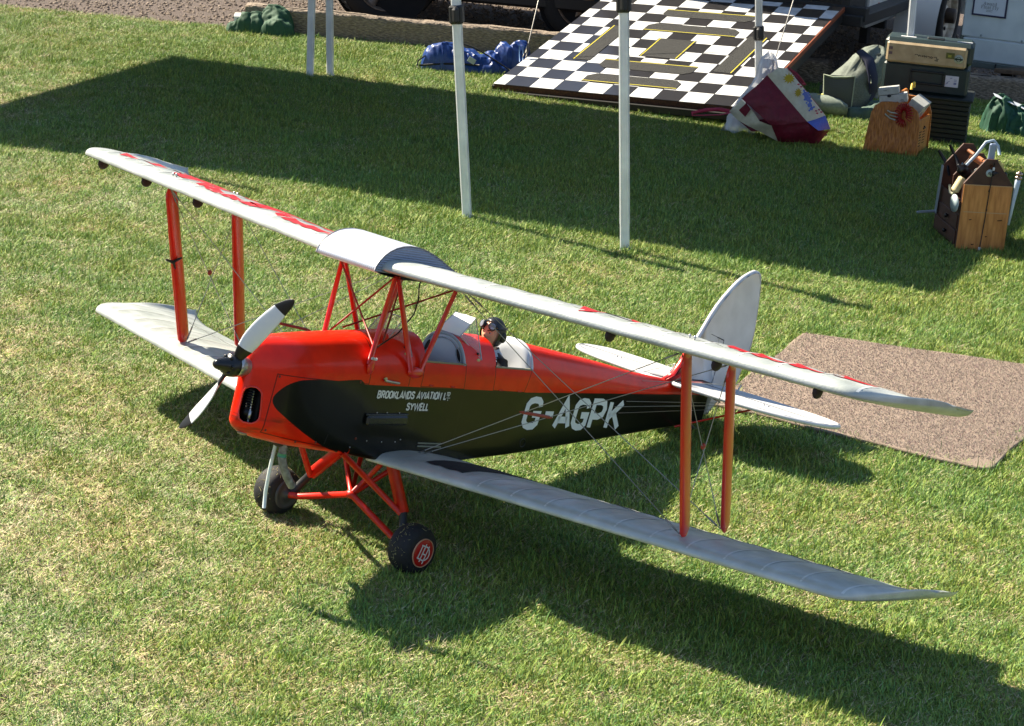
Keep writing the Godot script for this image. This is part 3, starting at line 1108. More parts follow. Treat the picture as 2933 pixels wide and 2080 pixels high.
	# bracing of the centre section
	for q in [[v3(.41, .29, .1), v3(.41, .10, -.085)], [v3(.41, .29, -.1), v3(.41, .10, .085)], [v3(.67, .28, .1), v3(.45, .112, -.08)], [v3(.67, .28, -.1), v3(.45, .112, .08)]]:
		var st := ST()
		tube(st, q, .0028, 6)
		obj("centre_brace", st, mat(Color(.55, .12, .06), .5), P)
	# black fuel lead from the tank to the cowling
	var st := ST()
	tube(st, [v3(.60, .285, .03), v3(.60, .265, .03), v3(.592, .235, .045), v3(.56, .195, .07), v3(.49, .14, .09), v3(.43, .105, .092), v3(.405, .09, .0935)], .0022, 6)
	ellipsoid(st, v3(.60, .287, .03), v3(.012, .006, .008), 8)
	obj("fuel_pipe", st, black, P)
	st = ST()
	tube(st, [v3(.397, .068, .1035), v3(.415, .066, .1035)], .004, 8)
	obj("pipe_clip", st, mat(Color(.85, .85, .82), .5), P)
	# black clip on the far strut
	st = ST()
	tube(st, [v3(.575, .105, -.99), v3(.60, .100, -.985), v3(.628, .118, -.98)], [.003, .006, .003], 8)
	tube(st, [v3(.603, .10, -.983), v3(.612, .08, -.98)], [.005, .002], 8)
	obj("strut_clip", st, black, P)
	# centre fuel tank: bulged, finely ribbed
	var prof := [[.318, .307], [.321, .318], [.330, .336], [.345, .351], [.362, .363], [.385, .374], [.41, .381], [.436, .3845], [.47, .384], [.505, .3785], [.54, .369], [.575, .3565], [.605, .344], [.634, .333], [.66, .324]]
	var low := [[.655, .300], [.55, .292], [.42, .292], [.345, .300]]
	st = ST()
	var rows := []
	var n := 150
	for i in n + 1:
		var z := lerpf(-.113, .113, float(i) / n)
		var rb := .0016 * (1.0 - pow(absf(sin(PI * i / 5.0)), .6))
		var row := PackedVector3Array()
		for k in prof.size():
			var t := Vector2.ZERO
			if k > 0: t += Vector2(prof[k][0] - prof[k - 1][0], prof[k][1] - prof[k - 1][1]).normalized()
			if k < prof.size() - 1: t += Vector2(prof[k + 1][0] - prof[k][0], prof[k + 1][1] - prof[k][1]).normalized()
			var nn := Vector2(-t.y, t.x).normalized() * rb
			row.append(v3(prof[k][0] - nn.x * -1.0, prof[k][1] + nn.y, z))
		for k in low.size(): row.append(v3(low[k][0], low[k][1], z))
		rows.append(row)
	rows_mesh(st, rows, true)
	var tank := obj("fuel_tank", st, mat(Color(.84, .855, .88), .34, .35), P)
	for s in [1, -1]:
		st = ST(false)
		# ribbed end plate: narrow slats leaning in and out
		var m := 12
		for k in m:
			var y0 := lerpf(.305, .384, float(k) / m); var y1 := lerpf(.305, .384, float(k + 1) / m); var ym := (y0 + y1) * .5
			var span := func(y: float) -> Array:
				var xa := .32; var xb := .66
				for i in prof.size() - 1:
					if prof[i][0] < .44 and y >= prof[i][1] and y <= prof[i + 1][1]: xa = lerpf(prof[i][0], prof[i + 1][0], (y - prof[i][1]) / maxf(1e-5, prof[i + 1][1] - prof[i][1]))
					if prof[i][0] >= .436 and y <= prof[i][1] and y >= prof[i + 1][1]: xb = lerpf(prof[i][0], prof[i + 1][0], (prof[i][1] - y) / maxf(1e-5, prof[i][1] - prof[i + 1][1]))
				return [xa, xb]
			var A: Array = span.call(y0); var M: Array = span.call(ym); var B: Array = span.call(minf(y1, .3842))
			quad(st, v3(A[0], y0, .1125 * s), v3(A[1], y0, .1125 * s), v3(M[1], ym, .1155 * s), v3(M[0], ym, .1155 * s))
			quad(st, v3(M[0], ym, .1155 * s), v3(M[1], ym, .1155 * s), v3(B[1], y1, .1125 * s), v3(B[0], y1, .1125 * s))
		obj("tank_end", st, mat(Color(.60, .63, .69), .35, .5), tank)
		st = ST()
		var edge := []
		for p in prof: edge.append(v3(p[0], p[1], .1135 * s))
		tube(st, edge, .0022, 6)
		obj("tank_seam", st, mat(Color(.42, .42, .44), .5, .4), tank)
	st = ST()
	lathe(st, v3(.56, .358, 0), v3(.2, 1, 0), [[0, .011], [.006, .011], [.010, .008], [.010, 0]], 14)
	obj("tank_cap", st, steel, tank)

func build_tail(P: Node3D, grey: Material, red: Material, redd: Material, wire: Material, steel: Material) -> void:
	var fin := smooth_closed([Vector2(1.985, .062), Vector2(2.0, .15), Vector2(2.044, .226), Vector2(2.101, .322), Vector2(2.181, .406), Vector2(2.245, .446), Vector2(2.288, .454), Vector2(2.318, .43), Vector2(2.347, .318), Vector2(2.361, .2), Vector2(2.337, .103), Vector2(2.322, .06), Vector2(2.236, -.013), Vector2(2.2, -.05), Vector2(2.178, -.045), Vector2(2.17, .048)], 3)
	var st := ST()
	plate(st, fin, .017, .009, func(a: float, b: float, d: float) -> Vector3: return v3(a, b, d))
	var f := obj("fin_and_rudder", st, grey, P)
	st = ST()
	plate(st, PackedVector2Array([Vector2(1.90, .055), Vector2(1.945, .078), Vector2(1.972, .115), Vector2(1.996, .160), Vector2(2.004, .150), Vector2(2.002, .085), Vector2(2.02, .055)]), .021, .006, func(a: float, b: float, d: float) -> Vector3: return v3(a, b, d))
	obj("fin_fairing", st, red, f)
	st = ST()
	for s in [1, -1]:
		tube(st, [v3(2.172, .05, .0088 * s), v3(2.178, .10, .0088 * s), v3(2.182, .205, .0088 * s)], .0011, 5)
		tube(st, [v3(2.182, .205, .0088 * s), v3(2.14, .213, .0088 * s)], .0010, 5)
		tube(st, [v3(2.10, .222, .0088 * s), v3(2.182, .207, .0088 * s)], .0009, 5)
	obj("rudder_hinge_line", st, mat(Color(.25, .25, .27), .6), f)
	for s in [1, -1]:
		var tp := smooth_closed([Vector2(1.93, .012), Vector2(1.925, .15), Vector2(1.945, .30), Vector2(1.995, .43), Vector2(2.065, .505), Vector2(2.14, .528), Vector2(2.215, .505), Vector2(2.252, .42), Vector2(2.252, .22), Vector2(2.235, .09), Vector2(2.19, .03)], 3)
		st = ST()
		plate(st, tp, .015, .009, func(a: float, b: float, d: float) -> Vector3: return v3(a, .048 + d - (a - 2.1) * .02 * 0.0, b * s))
		var t := obj("tailplane", st, grey, P)
		st = ST()
		tube(st, [v3(2.10, .0563, .02 * s), v3(2.10, .0563, .44 * s), v3(2.085, .0563, .50 * s)], .0012, 5)
		obj("elevator_gap", st, mat(Color(.45, .46, .47), .6), t)
		st = ST()
		tube(st, [v3(2.13, .05, .14 * s), v3(2.15, .085, .14 * s)], [.004, .0025], 6)
		tube(st, [v3(2.13, .05, .14 * s), v3(2.135, .01, .14 * s)], [.004, .0025], 6)
		obj("elevator_horn", st, steel, t)
		for q in [[2.06, .30], [2.06, .318]]:
			st = ST()
			ellipsoid(st, v3(q[0], .057, q[1] * s), v3(.004, .003, .004), 8)
			obj("bolt", st, steel, t)
		st = ST()
		tube(st, [v3(1.997, -.096, .026 * s), v3(2.03, .037, .285 * s)], .0052, 10, true, v3(1, 0, 0), .6)
		obj("tailplane_strut", st, red, P)
		for e in [[v3(1.66, -.016, .052 * s), v3(2.13, .010, .10 * s)], [v3(1.60, -.035, .056 * s), v3(2.135, .012, .135 * s)], [v3(1.63, -.055, .054 * s), v3(2.18, -.03, .03 * s)], [v3(2.15, .084, .14 * s), v3(1.75, .05, .03 * s)]]:
			st = ST()
			tube(st, e, .0009, 5)
			obj("control_cable", st, wire, P)
	st = ST()
	for s in [1, -1]: tube(st, [v3(2.15, .215, .009 * s), v3(2.06, .06, .09 * s)], .0008, 5)
	obj("fin_wire", st, wire, P)
	st = ST()
	tube(st, [v3(2.19, .01, .008), v3(2.195, .0, .045)], .004, 6)
	tube(st, [v3(2.19, .01, -.008), v3(2.195, .0, -.045)], .004, 6)
	obj("rudder_horn", st, steel, P)
	st = ST()
	tube(st, [v3(2.09, -.085, 0), v3(2.15, -.108, 0), v3(2.20, -.118, 0)], [.009, .008, .006], 8)
	ellipsoid(st, v3(2.205, -.118, 0), v3(.018, .006, .012), 10)
	obj("tail_skid", st, steel, P)

func build_gear(P: Node3D, red: Material, redd: Material, rubber: Material, steel: Material, black: Material) -> void:
	var st: SurfaceTool
	var mid := v3(.552, -.346, 0)
	for s in [1, -1]:
		var hub := v3(.545, -.418, .232 * s)
		st = ST()
		tube(st, [v3(.588, -.222, .086 * s), v3(.571, -.342, .186 * s), v3(.571, -.343, .1866 * s)], [.0175, .0175, .012], 14)
		var leg := obj("oleo_leg", st, redd, P)
		st = ST()
		tube(st, [v3(.571, -.342, .186 * s), v3(.562, -.375, .206 * s), v3(.552, -.412, .226 * s)], [.0115, .0125, .013], 12)
		obj("piston", st, mat(Color(.10, .10, .11), .6), leg)
		st = ST()
		tube(st, [v3(.383, -.205, .088 * s), v3(.565, -.345, .183 * s)], .0085, 10)
		obj("radius_rod", st, redd, P)
		st = ST()
		tube(st, [mid, mid.lerp(hub, .80) + v3(0, -.006, 0), hub], [.0095, .0095, .010], 10)
		obj("axle", st, redd, P)
		for e in [v3(.565, -.215, .088 * s), v3(.655, -.215, .088 * s)]:
			st = ST()
			tube(st, [mid, e], .0075, 10)
			obj("pyramid_strut", st, redd, P)
		# wheel
		var c := v3(.540, -.417, .274 * s)
		var w := Node3D.new(); w.name = "wheel"; P.add_child(w, true); w.position = plane_off + c
		st = ST()
		var prof := []
		for k in 19:
			var a := PI * k / 18.0
			var ca := cos(a); var sa := sin(a)
			prof.append([-s * .040 * signf(ca) * pow(absf(ca), .85), .035 + .0355 * pow(sa, .62)])
		lathe(st, Vector3.ZERO, Vector3.BACK, prof, 40)
		obj("tyre", st, rubber, w)
		st = ST()
		lathe(st, Vector3.ZERO, v3(0, 0, s), [[.030, .041], [.041, .0405], [.0425, .039], [.0445, .025], [.0452, 0.0]], 32)
		obj("wheel_disc", st, mat(Color(.70, .07, .05), .4), w)
		st = ST()
		lathe(st, Vector3.ZERO, v3(0, 0, s), [[.041, .0412], [.0436, .0406], [.0436, .0385], [.041, .038]], 32)
		obj("disc_rim", st, mat(Color(.72, .55, .42), .5), w)
		st = ST()
		lathe(st, Vector3.ZERO, v3(0, 0, -s), [[.034, .046], [.043, .044], [.045, .038], [.043, .034], [.044, .014], [.05, .013], [.05, 0]], 24)
		obj("hub", st, mat(Color(.26, .26, .27), .55, .2), w)
		# round emblem: entwined letters D and H
		st = ST(false)
		var f := func(p: Vector2) -> Vector3:
			var q := p.rotated(-.32 * s)
			return v3(q.x * s, q.y, s * (.0462 - .02 * 0.0))
		stroke(st, [Vector2(-.006, -.026), Vector2(-.006, .026)], .0040, f)
		stroke(st, [Vector2(.009, -.028), Vector2(.009, .024)], .0040, f)
		stroke(st, [Vector2(-.006, -.002), Vector2(.009, -.002)], .0036, f)
		stroke(st, [Vector2(-.018, -.018), Vector2(-.018, .018)], .0040, f)
		stroke(st, [Vector2(-.022, .018), Vector2(.004, .0195), Vector2(.015, .014), Vector2(.0215, .004), Vector2(.0215, -.006), Vector2(.015, -.0145), Vector2(.004, -.019), Vector2(-.022, -.018)], .0038, f)
		obj("wheel_emblem", st, mat(Color(.85, .83, .80), .5), w)
		# cut grass stuck to the tyre
		st = ST()
		rng.seed = 31 + s
		for k in 150:
			var a := rng.randf() * TAU
			var z := rng.randfn(0, .016)
			var r := .071 - absf(z) * .25
			var p := v3(cos(a) * r, sin(a) * r, z)
			var d := v3(rng.randfn(0, 1), rng.randfn(0, 1), rng.randfn(0, 1)).normalized() * rng.randf_range(.004, .011)
			d -= p.normalized() * d.dot(p.normalized()) * .8
			tube(st, [p - d, p, p + d + p.normalized() * .003], .0005, 3, false)
		var g := obj("grass_clippings", st, mat(Color(.66, .62, .42), .8), w)
		g.set_meta("kind", "stuff")
	st = ST()
	ellipsoid(st, mid, v3(.016, .013, .018), 12)
	obj("axle_joint", st, redd, P)
	# drain tube and exhaust pipe below the nose
	var clear := mat(Color(.86, .90, .89, .85), .25)
	clear.transparency = BaseMaterial3D.TRANSPARENCY_ALPHA
	st = ST()
	tube(st, [v3(.215, -.19, 0), v3(.213, -.235, 0), v3(.213, -.28, .0), v3(.216, -.34, .0), v3(.224, -.386, .0)], .0052, 8)
	obj("drain_tube", st, clear, P)
	st = ST()
	tube(st, [v3(.214, -.19, .03), v3(.216, -.232, .03), v3(.228, -.258, .03), v3(.253, -.29, .03), v3(.280, -.316, .03)], .0115, 12, false)
	var ex := obj("exhaust_pipe", st, mat(Color(.62, .63, .62), .7, .1, noise_tex(61, .05, Color(1, 1, 1), Color(.55, .53, .5), 64), 14.0), P)
	st = ST()
	tube(st, [v3(.2795, -.3155, .03), v3(.27, -.305, .03)], .0095, 10)
	obj("pipe_mouth", st, black, ex)
	st = ST()
	tube(st, [v3(.2155, -.224, .03), v3(.2165, -.234, .03)], .0128, 12)
	obj("hose_clamp", st, mat(Color(.25, .55, .42), .4), ex)
	st = ST()
	ellipsoid(st, v3(.23, -.20, .015), v3(.04, .014, .03), 12)
	obj("exhaust_boss", st, mat(Color(.22, .18, .15), .7), P)
	st = ST()
	ellipsoid(st, v3(.075, -.1775, .008), v3(.016, .006, .014), 12)
	obj("cowl_stain", st, mat(Color(.62, .55, .42), .7), P)

func build_prop(P: Node3D, white: Material, black: Material, steel: Material) -> void:
	# two blades: radius, chord, twist (radians from the disc), tip sweep
	var prop := Node3D.new(); prop.name = "propeller"; P.add_child(prop, true); prop.position = plane_off
	var dir := v3(0, .843, .538)     # blade pointing up and to the machine's left
	var across := v3(0, -.538, .843)
	for s in [1, -1]:
		var sec := func(r: float) -> PackedVector3Array:
			var ch: float = interp([[.0, .026], [.03, .030], [.055, .042], [.09, .050], [.13, .052], [.18, .048], [.22, .039], [.245, .027], [.258, .016], [.264, .005]], r)
			var th: float = interp([[.0, .024], [.04, .020], [.08, .012], [.16, .008], [.264, .003]], r)
			var tw: float = interp([[.0, 1.15], [.05, .95], [.1, .62], [.18, .40], [.264, .28]], r)
			var sw: float = interp([[.0, -.004], [.10, -.005], [.15, -.002], [.22, .006], [.264, .018]], r)
			var ring := PackedVector3Array()
			for k in 16:
				var a := TAU * k / 16.0
				var cx := cos(a) * ch * .5 + sw
				var cy := sin(a) * th * .5 * (1.0 if sin(a) > 0 else .35)
				ring.append(dir * r * s + (across * s * cos(tw) + v3(1, 0, 0) * sin(tw)) * cx + (v3(-1, 0, 0) * cos(tw) + across * s * sin(tw)) * cy)
			return ring
		for part in [["blade_root", .0, .062, black], ["blade", .062, .212, white], ["blade_tip", .212, .264, black]]:
			var st := ST()
			var rows := []
			var n := 14
			for i in n + 1: rows.append(sec.call(lerpf(part[1], part[2], float(i) / n)))
			rows_mesh(st, rows, true)
			if part[2] > .25: cap(st, rows[-1])
			obj(part[0], st, part[3], prop)
	var st := ST()
	lathe(st, v3(-.012, 0, 0), v3(-1, 0, 0), [[-.012, .031], [.006, .031], [.010, .027], [.012, .020], [.026, .020], [.030, .0165], [.038, .0165], [.042, .013], [.049, .013], [.055, .009], [.057, 0]], 20)
	for k in 6:
		var a := TAU * k / 6.0
		lathe(st, v3(-.018, sin(a) * .023, cos(a) * .023), v3(-1, 0, 0), [[0, .0045], [.010, .0045], [.010, 0]], 8)
	tube(st, [v3(-.055, -.013, 0), v3(-.055, .013, 0)], .006, 8)
	obj("propeller_hub", st, mat(Color(.05, .05, .055), .28), prop)
	st = ST()
	lathe(st, v3(.0, 0, 0), v3(-1, 0, 0), [[-.042, .024], [-.030, .026], [-.020, .030], [-.006, .030], [.0, .028], [.002, .02]], 24)
	obj("crank_ring", st, steel, prop)

# ---------------------------------------------------------------- the pilot figure in the rear cockpit
func build_pilot() -> void:
	var root := thing("pilot_figure", "helmeted doll pilot with goggles and pale scarf sitting in the rear cockpit", "person", pw(1.0, -.02, 0))
	root.transform.basis = XB
	# local: x aft, y up, z to his left; origin on the seat; the face looks forward and a little to his left
	var st := ST()
	var rows := []
	var turn := Basis(Vector3.UP, 0.10)
	# one skin: trunk, neck and head
	for k in [[.0, .052, .038], [.04, .055, .038], [.085, .058, .034], [.104, .050, .028], [.112, .030, .024], [.118, .0215, .0215], [.128, .020, .021]]:
		var ring := PackedVector3Array()
		for j in 40:
			var a := TAU * j / 40
			ring.append(v3(cos(a) * k[2], k[0], sin(a) * k[1]))
		rows.append(ring)
	var hc := v3(-.004, .172, 0)
	for i in range(27, -1, -1):
		var th := PI * i / 28.0
		if th > 2.62: continue
		var ring := PackedVector3Array()
		for j in 40:
			var a := TAU * j / 40
			var d := v3(sin(th) * cos(a), cos(th), sin(th) * sin(a))
			var r := v3(.037, .043, .031)
			var p := v3(d.x * r.x, d.y * r.y, d.z * r.z)
			var front := clampf(-d.x, 0, 1)
			var zz := d.z
			# jaw and chin
			if d.y < -.1: p.z *= 1.0 - .22 * clampf((-d.y - .1) / .8, 0, 1)
			p.x -= .006 * exp(-pow((d.y + .72) / .16, 2)) * pow(front, 2) * 2.0
			# nose, brow, eye sockets, mouth
			p.x -= .0105 * exp(-pow((d.y + .16) / .15, 2) - pow(zz / .12, 2)) * (1.0 if front > .3 else 0.0)
			p.x -= .0035 * exp(-pow((d.y - .17) / .07, 2) - pow(zz / .5, 2)) * front
			p.x += .0045 * exp(-pow((d.y - .04) / .09, 2) - pow((absf(zz) - .34) / .14, 2)) * front
			p.x -= .0025 * exp(-pow((d.y + .46) / .05, 2) - pow(zz / .22, 2)) * front
			p.x += .0022 * exp(-pow((d.y + .52) / .03, 2) - pow(zz / .2, 2)) * front
			ring.append(hc + turn * p)
		rows.append(ring)
	rows_mesh(st, rows, true)
	var skin := mat(Color(.88, .64, .50), .5)
	obj("body", st, skin, root)
	# ear flaps and cap of the leather helmet: over all but the face
	st = ST()
	rows = []
	for i in 23:
		var th := PI * i / 28.0
		var ring := PackedVector3Array()
		for j in 41:
			var half := PI * (1.0 if th < .78 else lerpf(.80, .64, clampf((th - .78) / .5, 0, 1)))
			var a := lerpf(-half, half, j / 40.0)
			var d := v3(sin(th) * cos(a), cos(th), sin(th) * sin(a))
			var p := v3(d.x * .043, d.y * .0475, d.z * .0375)
			if d.y < -.2: p.z *= 1.0 - .15 * clampf((-d.y - .2) / .7, 0, 1)
			ring.append(hc + turn * p)
		rows.append(ring)
	rows_mesh(st, rows)
	var leather := mat(Color(.085, .085, .095), .38, 0, null, 1.0, bump_tex(71, .12, 2.0, 128), .4)
	var hel := obj("helmet", st, leather, root)
	st = ST()
	ellipsoid(st, hc + turn * v3(.006, -.006, .0365), v3(.013, .016, .006), 14)
	ellipsoid(st, hc + turn * v3(.006, -.006, -.0365), v3(.013, .016, .006), 14)
	var band := []
	for k in 25:
		var a := lerpf(-PI * .9, PI * .9, k / 24.0)
		band.append(hc + turn * v3(cos(a) * .0425, .018 + .002 * cos(a), sin(a) * .0375))
	tube(st, band, .0022, 6)
	obj("goggle_strap", st, mat(Color(.03, .03, .03), .5), hel)
	for s in [1, -1]:
		st = ST()
		var o := hc + turn * v3(-.034, .022, .0175 * s)
		var ax := turn * v3(-.86, .18, .46 * s)
		lathe(st, o, ax, [[-.004, .0125], [.004, .013], [.006, .0115], [.0055, .0095]], 18)
		var gg := obj("goggle_frame", st, mat(Color(.05, .05, .055), .35), hel)
		st = ST()
		lathe(st, o, ax, [[.0052, .0105], [.0062, .007], [.0066, 0]], 18)
		obj("goggle_lens", st, mat(Color(.55, .58, .62), .12, .3), gg)
	# eyes, brows, lips
	for s in [1, -1]:
		st = ST()
		ellipsoid(st, hc + turn * v3(-.0298, .0015, .0112 * s), v3(.0035, .0028, .0048), 10)
		obj("eye", st, mat(Color(.82, .82, .80), .2), root)
		st = ST()
		ellipsoid(st, hc + turn * v3(-.0328, .0015, .0118 * s), v3(.0012, .0022, .0022), 8)
		obj("iris", st, mat(Color(.06, .05, .05), .2), root)
		st = ST()
		tube(st, [hc + turn * v3(-.0372, .0065, .005 * s), hc + turn * v3(-.0352, .0085, .012 * s), hc + turn * v3(-.030, .007, .018 * s)], .0012, 6)
		obj("eyebrow", st, mat(Color(.12, .07, .05), .8), root)
	st = ST()
	tube(st, [hc + turn * v3(-.0335, -.0205, -.008), hc + turn * v3(-.0385, -.0200, 0), hc + turn * v3(-.0335, -.0205, .008)], .0014, 6)
	obj("lips", st, mat(Color(.62, .30, .26), .5), root)
	# jacket, sleeves and collar
	st = ST()
	rows = []
	for k in [[.0, .068, .046], [.04, .071, .047], [.074, .074, .045], [.094, .070, .041], [.108, .057, .035], [.116, .040, .030], [.12, .031, .028]]:
		var ring := PackedVector3Array()
		for j in 30:
			var a := TAU * j / 30
			ring.append(v3(cos(a) * k[2] * (1.0 + .03 * sin(a * 7)), k[0], sin(a) * k[1] * (1.0 + .03 * sin(a * 5 + k[0] * 60))))
		rows.append(ring)
	rows_mesh(st, rows, true)
	for s in [1, -1]:
		tube(st, [v3(0, .100, .052 * s), v3(-.008, .076, .066 * s), v3(-.03, .03, .070 * s), v3(-.07, -.005, .045 * s)], [.020, .021, .018, .014], 12)
	var jk := obj("jacket", st, mat(Color(.13, .10, .11), .6, 0, noise_tex(72, .05, Color(1, 1, 1), Color(.6, .6, .6), 64), 14.0), root)
	st = ST()
	rows = []
	for k in [[.098, .060, .044], [.107, .053, .041], [.115, .043, .037], [.122, .034, .033], [.130, .028, .029]]:
		var ring := PackedVector3Array()
		for j in 36:
			var a := TAU * j / 36
			var f := 1.0 + .07 * sin(a * 9 + k[0] * 90) + .05 * sin(a * 4 - k[0] * 150)
			ring.append(v3(cos(a) * k[2] * f - .004, k[0] + .004 * sin(a * 3), sin(a) * k[1] * f))
		rows.append(ring)
	rows_mesh(st, rows, true)
	tube(st, [v3(-.030, .118, .012), v3(-.044, .100, .018), v3(-.047, .075, .02)], [.010, .011, .009], 8, true, v3(0, 0, 1), .5)
	obj("scarf", st, mat(Color(.80, .82, .84), .7, 0, noise_tex(73, .1, Color(1, 1, 1), Color(.75, .76, .78), 64), 20.0), root)

# ---------------------------------------------------------------- things behind the biplane
var cloth_noise := FastNoiseLite.new()

func face_basis(turn := 0.0) -> Basis:       # x across the view, y up, z towards the viewer
	return Basis(FACE_R, Vector3.UP, -FACE_D).orthonormalized() * Basis(Vector3.UP, turn)

# crumpled cloth over bumps; bumps = [x, z, height, rx, rz, power]; lies on the ground in local coordinates
func heap(st: SurfaceTool, bumps: Array, seed_: int, crease: float, freq: float, size: Vector4, nx := 70, nz := 40, edge := 0.012) -> void:
	cloth_noise.seed = seed_
	cloth_noise.frequency = freq
	cloth_noise.fractal_type = FastNoiseLite.FRACTAL_RIDGED
	cloth_noise.fractal_octaves = 3
	var rows := []
	for i in nx + 1:
		var row := PackedVector3Array()
		for j in nz + 1:
			var x := lerpf(size.x, size.z, float(i) / nx); var z := lerpf(size.y, size.w, float(j) / nz)
			var h := 0.0
			for b in bumps:
				var q := pow(absf((x - b[0]) / b[3]), b[5]) + pow(absf((z - b[1]) / b[4]), b[5])
				if q < 1.0: h = maxf(h, b[2] * pow(1.0 - q, .42 if b.size() < 7 else b[6]))
			var n := cloth_noise.get_noise_2d(x, z)
			var n2 := cloth_noise.get_noise_2d(z * 1.7 + 5.0, x * 1.7)
			if h > 0.002:
				h = maxf(.004, h + crease * n * minf(1.0, h / .06))
				row.append(v3(x + crease * .7 * n2, h, z + crease * .7 * n))
			else: row.append(v3(x, -.02, z))
		rows.append(row)
	# leave out cells wholly under the ground
	for i in nx:
		for j in nz:
			var q := [rows[i][j], rows[i + 1][j], rows[i + 1][j + 1], rows[i][j + 1]]
			var up := 0
			for p in q:
				if p.y > 0: up += 1
			if up > 0: quad(st, q[0], q[1], q[2], q[3])

func build_canopies() -> void:
	var white := mat(Color(.90, .91, .91), .42, .1, noise_tex(201, .02, Color(1, 1, 1), Color(.88, .88, .88), 128), 3.0)
	var blackp := mat(Color(.10, .10, .105), .5)
	# [foot, point higher up the leg, bracket height or 0]
	var legs := [
		[v3(3.675, 0, -2.552), v3(3.596, .997, -2.639), .94, "white canopy leg left of the middle pole, with a black bracket near its top"],
		[v3(3.834, 0, -1.735), v3(3.772, 1.105, -1.816), 1.10, "white canopy leg nearest the biplane, middle of the picture behind the fuel tank"],
		[v3(5.73, 0, -5.642), v3(5.71, .468, -5.661), 0.0, "right one of the two white canopy legs close together at the far left"],
		[v3(5.591, 0, -5.677), v3(5.583, .471, -5.685), 0.0, "left one of the two white canopy legs close together at the far left"],
		[v3(7.20, 0, -3.42), v3(7.165, .60, -3.47), .515, "white canopy leg rising behind the red shopping bag"],
		[v3(7.62, 0, -2.66), v3(7.67, .60, -2.72), 0.0, "white canopy leg in front of the green tool chest"]]
	var tops := []
	for l in legs:
		var foot: Vector3 = l[0]
		var dir: Vector3 = (l[1] - l[0]).normalized()
		var t := thing("canopy_leg", l[3], "canopy leg", foot, "legs of the pop-up canopies")
		t.basis = Basis(Quaternion(Vector3.UP, dir)) * Basis(Vector3.UP, .55)
		var st := ST(false)
		box(st, v3(0, .57, 0), v3(.040, 1.14, .040), Basis(), .005)
		if l[2] < .9: box(st, v3(0, 1.62, 0), v3(.046, 1.00, .046), Basis(), .005)
		else: box(st, v3(0, 1.22, 0), v3(.046, .20, .046), Basis(), .005)
		obj("tube", st, white, t)
		st = ST(false)
		for s in [-1, 1]:
			box(st, v3(.0215 * s, .62, 0), v3(.002, 1.0, .016), Basis(), .0008)
			box(st, v3(0, .62, .0215 * s), v3(.016, 1.0, .002), Basis(), .0008)
		obj("rib", st, white, t)
		st = ST(false)
		box(st, v3(0, .004, 0), v3(.05, .006, .05), Basis(), .002)
		obj("foot_plate", st, white, t)
		for k in 4:
			st = ST()
			lathe(st, v3(.0205, .05 + .03 * (k / 2), .009 * (1 if k % 2 else -1)), Vector3.RIGHT, [[0, .0045], [.0012, .0045], [.0012, 0]], 8)
			obj("adjuster_hole", st, blackp, t)
		if l[2] > 0:
			st = ST(false)
			box(st, v3(0, l[2], 0), v3(.062, .085, .062), Basis(), .008)
			box(st, v3(-.045, l[2] + .002, .005), v3(.05, .075, .03), Basis(), .012)
			obj("bracket", st, blackp, t)
		tops.append(foot + dir * (2.1 / dir.y))
	# the roofs, above the picture, throw the large shadows on the lawn
	var cloth := mat(Color(.14, .26, .42), .8)
	var roofs := [
		[v3(4.15, 2.1, -2.59), v3(7.02, 2.1, -3.44), v3(6.1, 2.1, -6.31), v3(3.25, 2.1, -5.41), "blue canopy roof over the lawn behind the biplane"],
		[v3(2.25, 2.1, -7.34), v3(3.28, 2.1, -5.45), v3(6.01, 2.1, -6.40), v3(4.98, 2.1, -8.54), "blue canopy roof beside the far left legs"],
		[v3(4.17, 2.1, -1.86), v3(7.19, 2.1, -2.78), v3(7.9, 2.1, .2), v3(4.9, 2.1, 1.1), "blue canopy roof over the toolboxes on the right"]]
	for r in roofs:
		var c := Vector3.ZERO
		for k in 4: c += r[k] * .25
		var t := thing("canopy_roof", r[4], "canopy", v3(c.x, 2.1, c.z), "roofs of the pop-up canopies")
		var st := ST(false)
		var apex := v3(0, .75, 0)
		var st2 := ST(false)
		for k in 4:
			var a: Vector3 = r[k] - c; var b: Vector3 = r[(k + 1) % 4] - c
			tri(st, a, b, apex); tri(st, a - v3(0, .004, 0), apex - v3(0, .004, 0), b - v3(0, .004, 0))
			quad(st, a, b, b - v3(0, .16, 0), a - v3(0, .16, 0))
			tube(st2, [a - v3(0, .03, 0), b - v3(0, .03, 0)], .012, 6)
		obj("canopy_cloth", st, cloth, t)
		obj("truss", st2, white, t)
	# legs of these canopies that stand outside the picture
	for f in [[v3(2.72, 0, -5.66), v3(2.9, 2.1, -5.55), "white canopy leg where the two left canopy roofs meet, nearer the lawn"], [v3(2.1, 0, -7.36), v3(2.25, 2.1, -7.34), "leftmost near white leg of the far left canopy"], [v3(7.95, 0, .22), v3(7.9, 2.1, .2), "rear right white leg of the canopy over the toolboxes"], [v3(4.92, 0, 1.16), v3(4.9, 2.1, 1.1), "near right white leg of the canopy beside the mat"]]:
		var t := thing("canopy_leg", f[2], "canopy leg", f[0], "legs of the pop-up canopies")
		t.basis = Basis(Quaternion(Vector3.UP, (f[1] - f[0]).normalized()))
		var st := ST(false)
		box(st, v3(0, 1.05, 0), v3(.04, 2.1, .04), Basis(), .005)
		obj("tube", st, white, t)

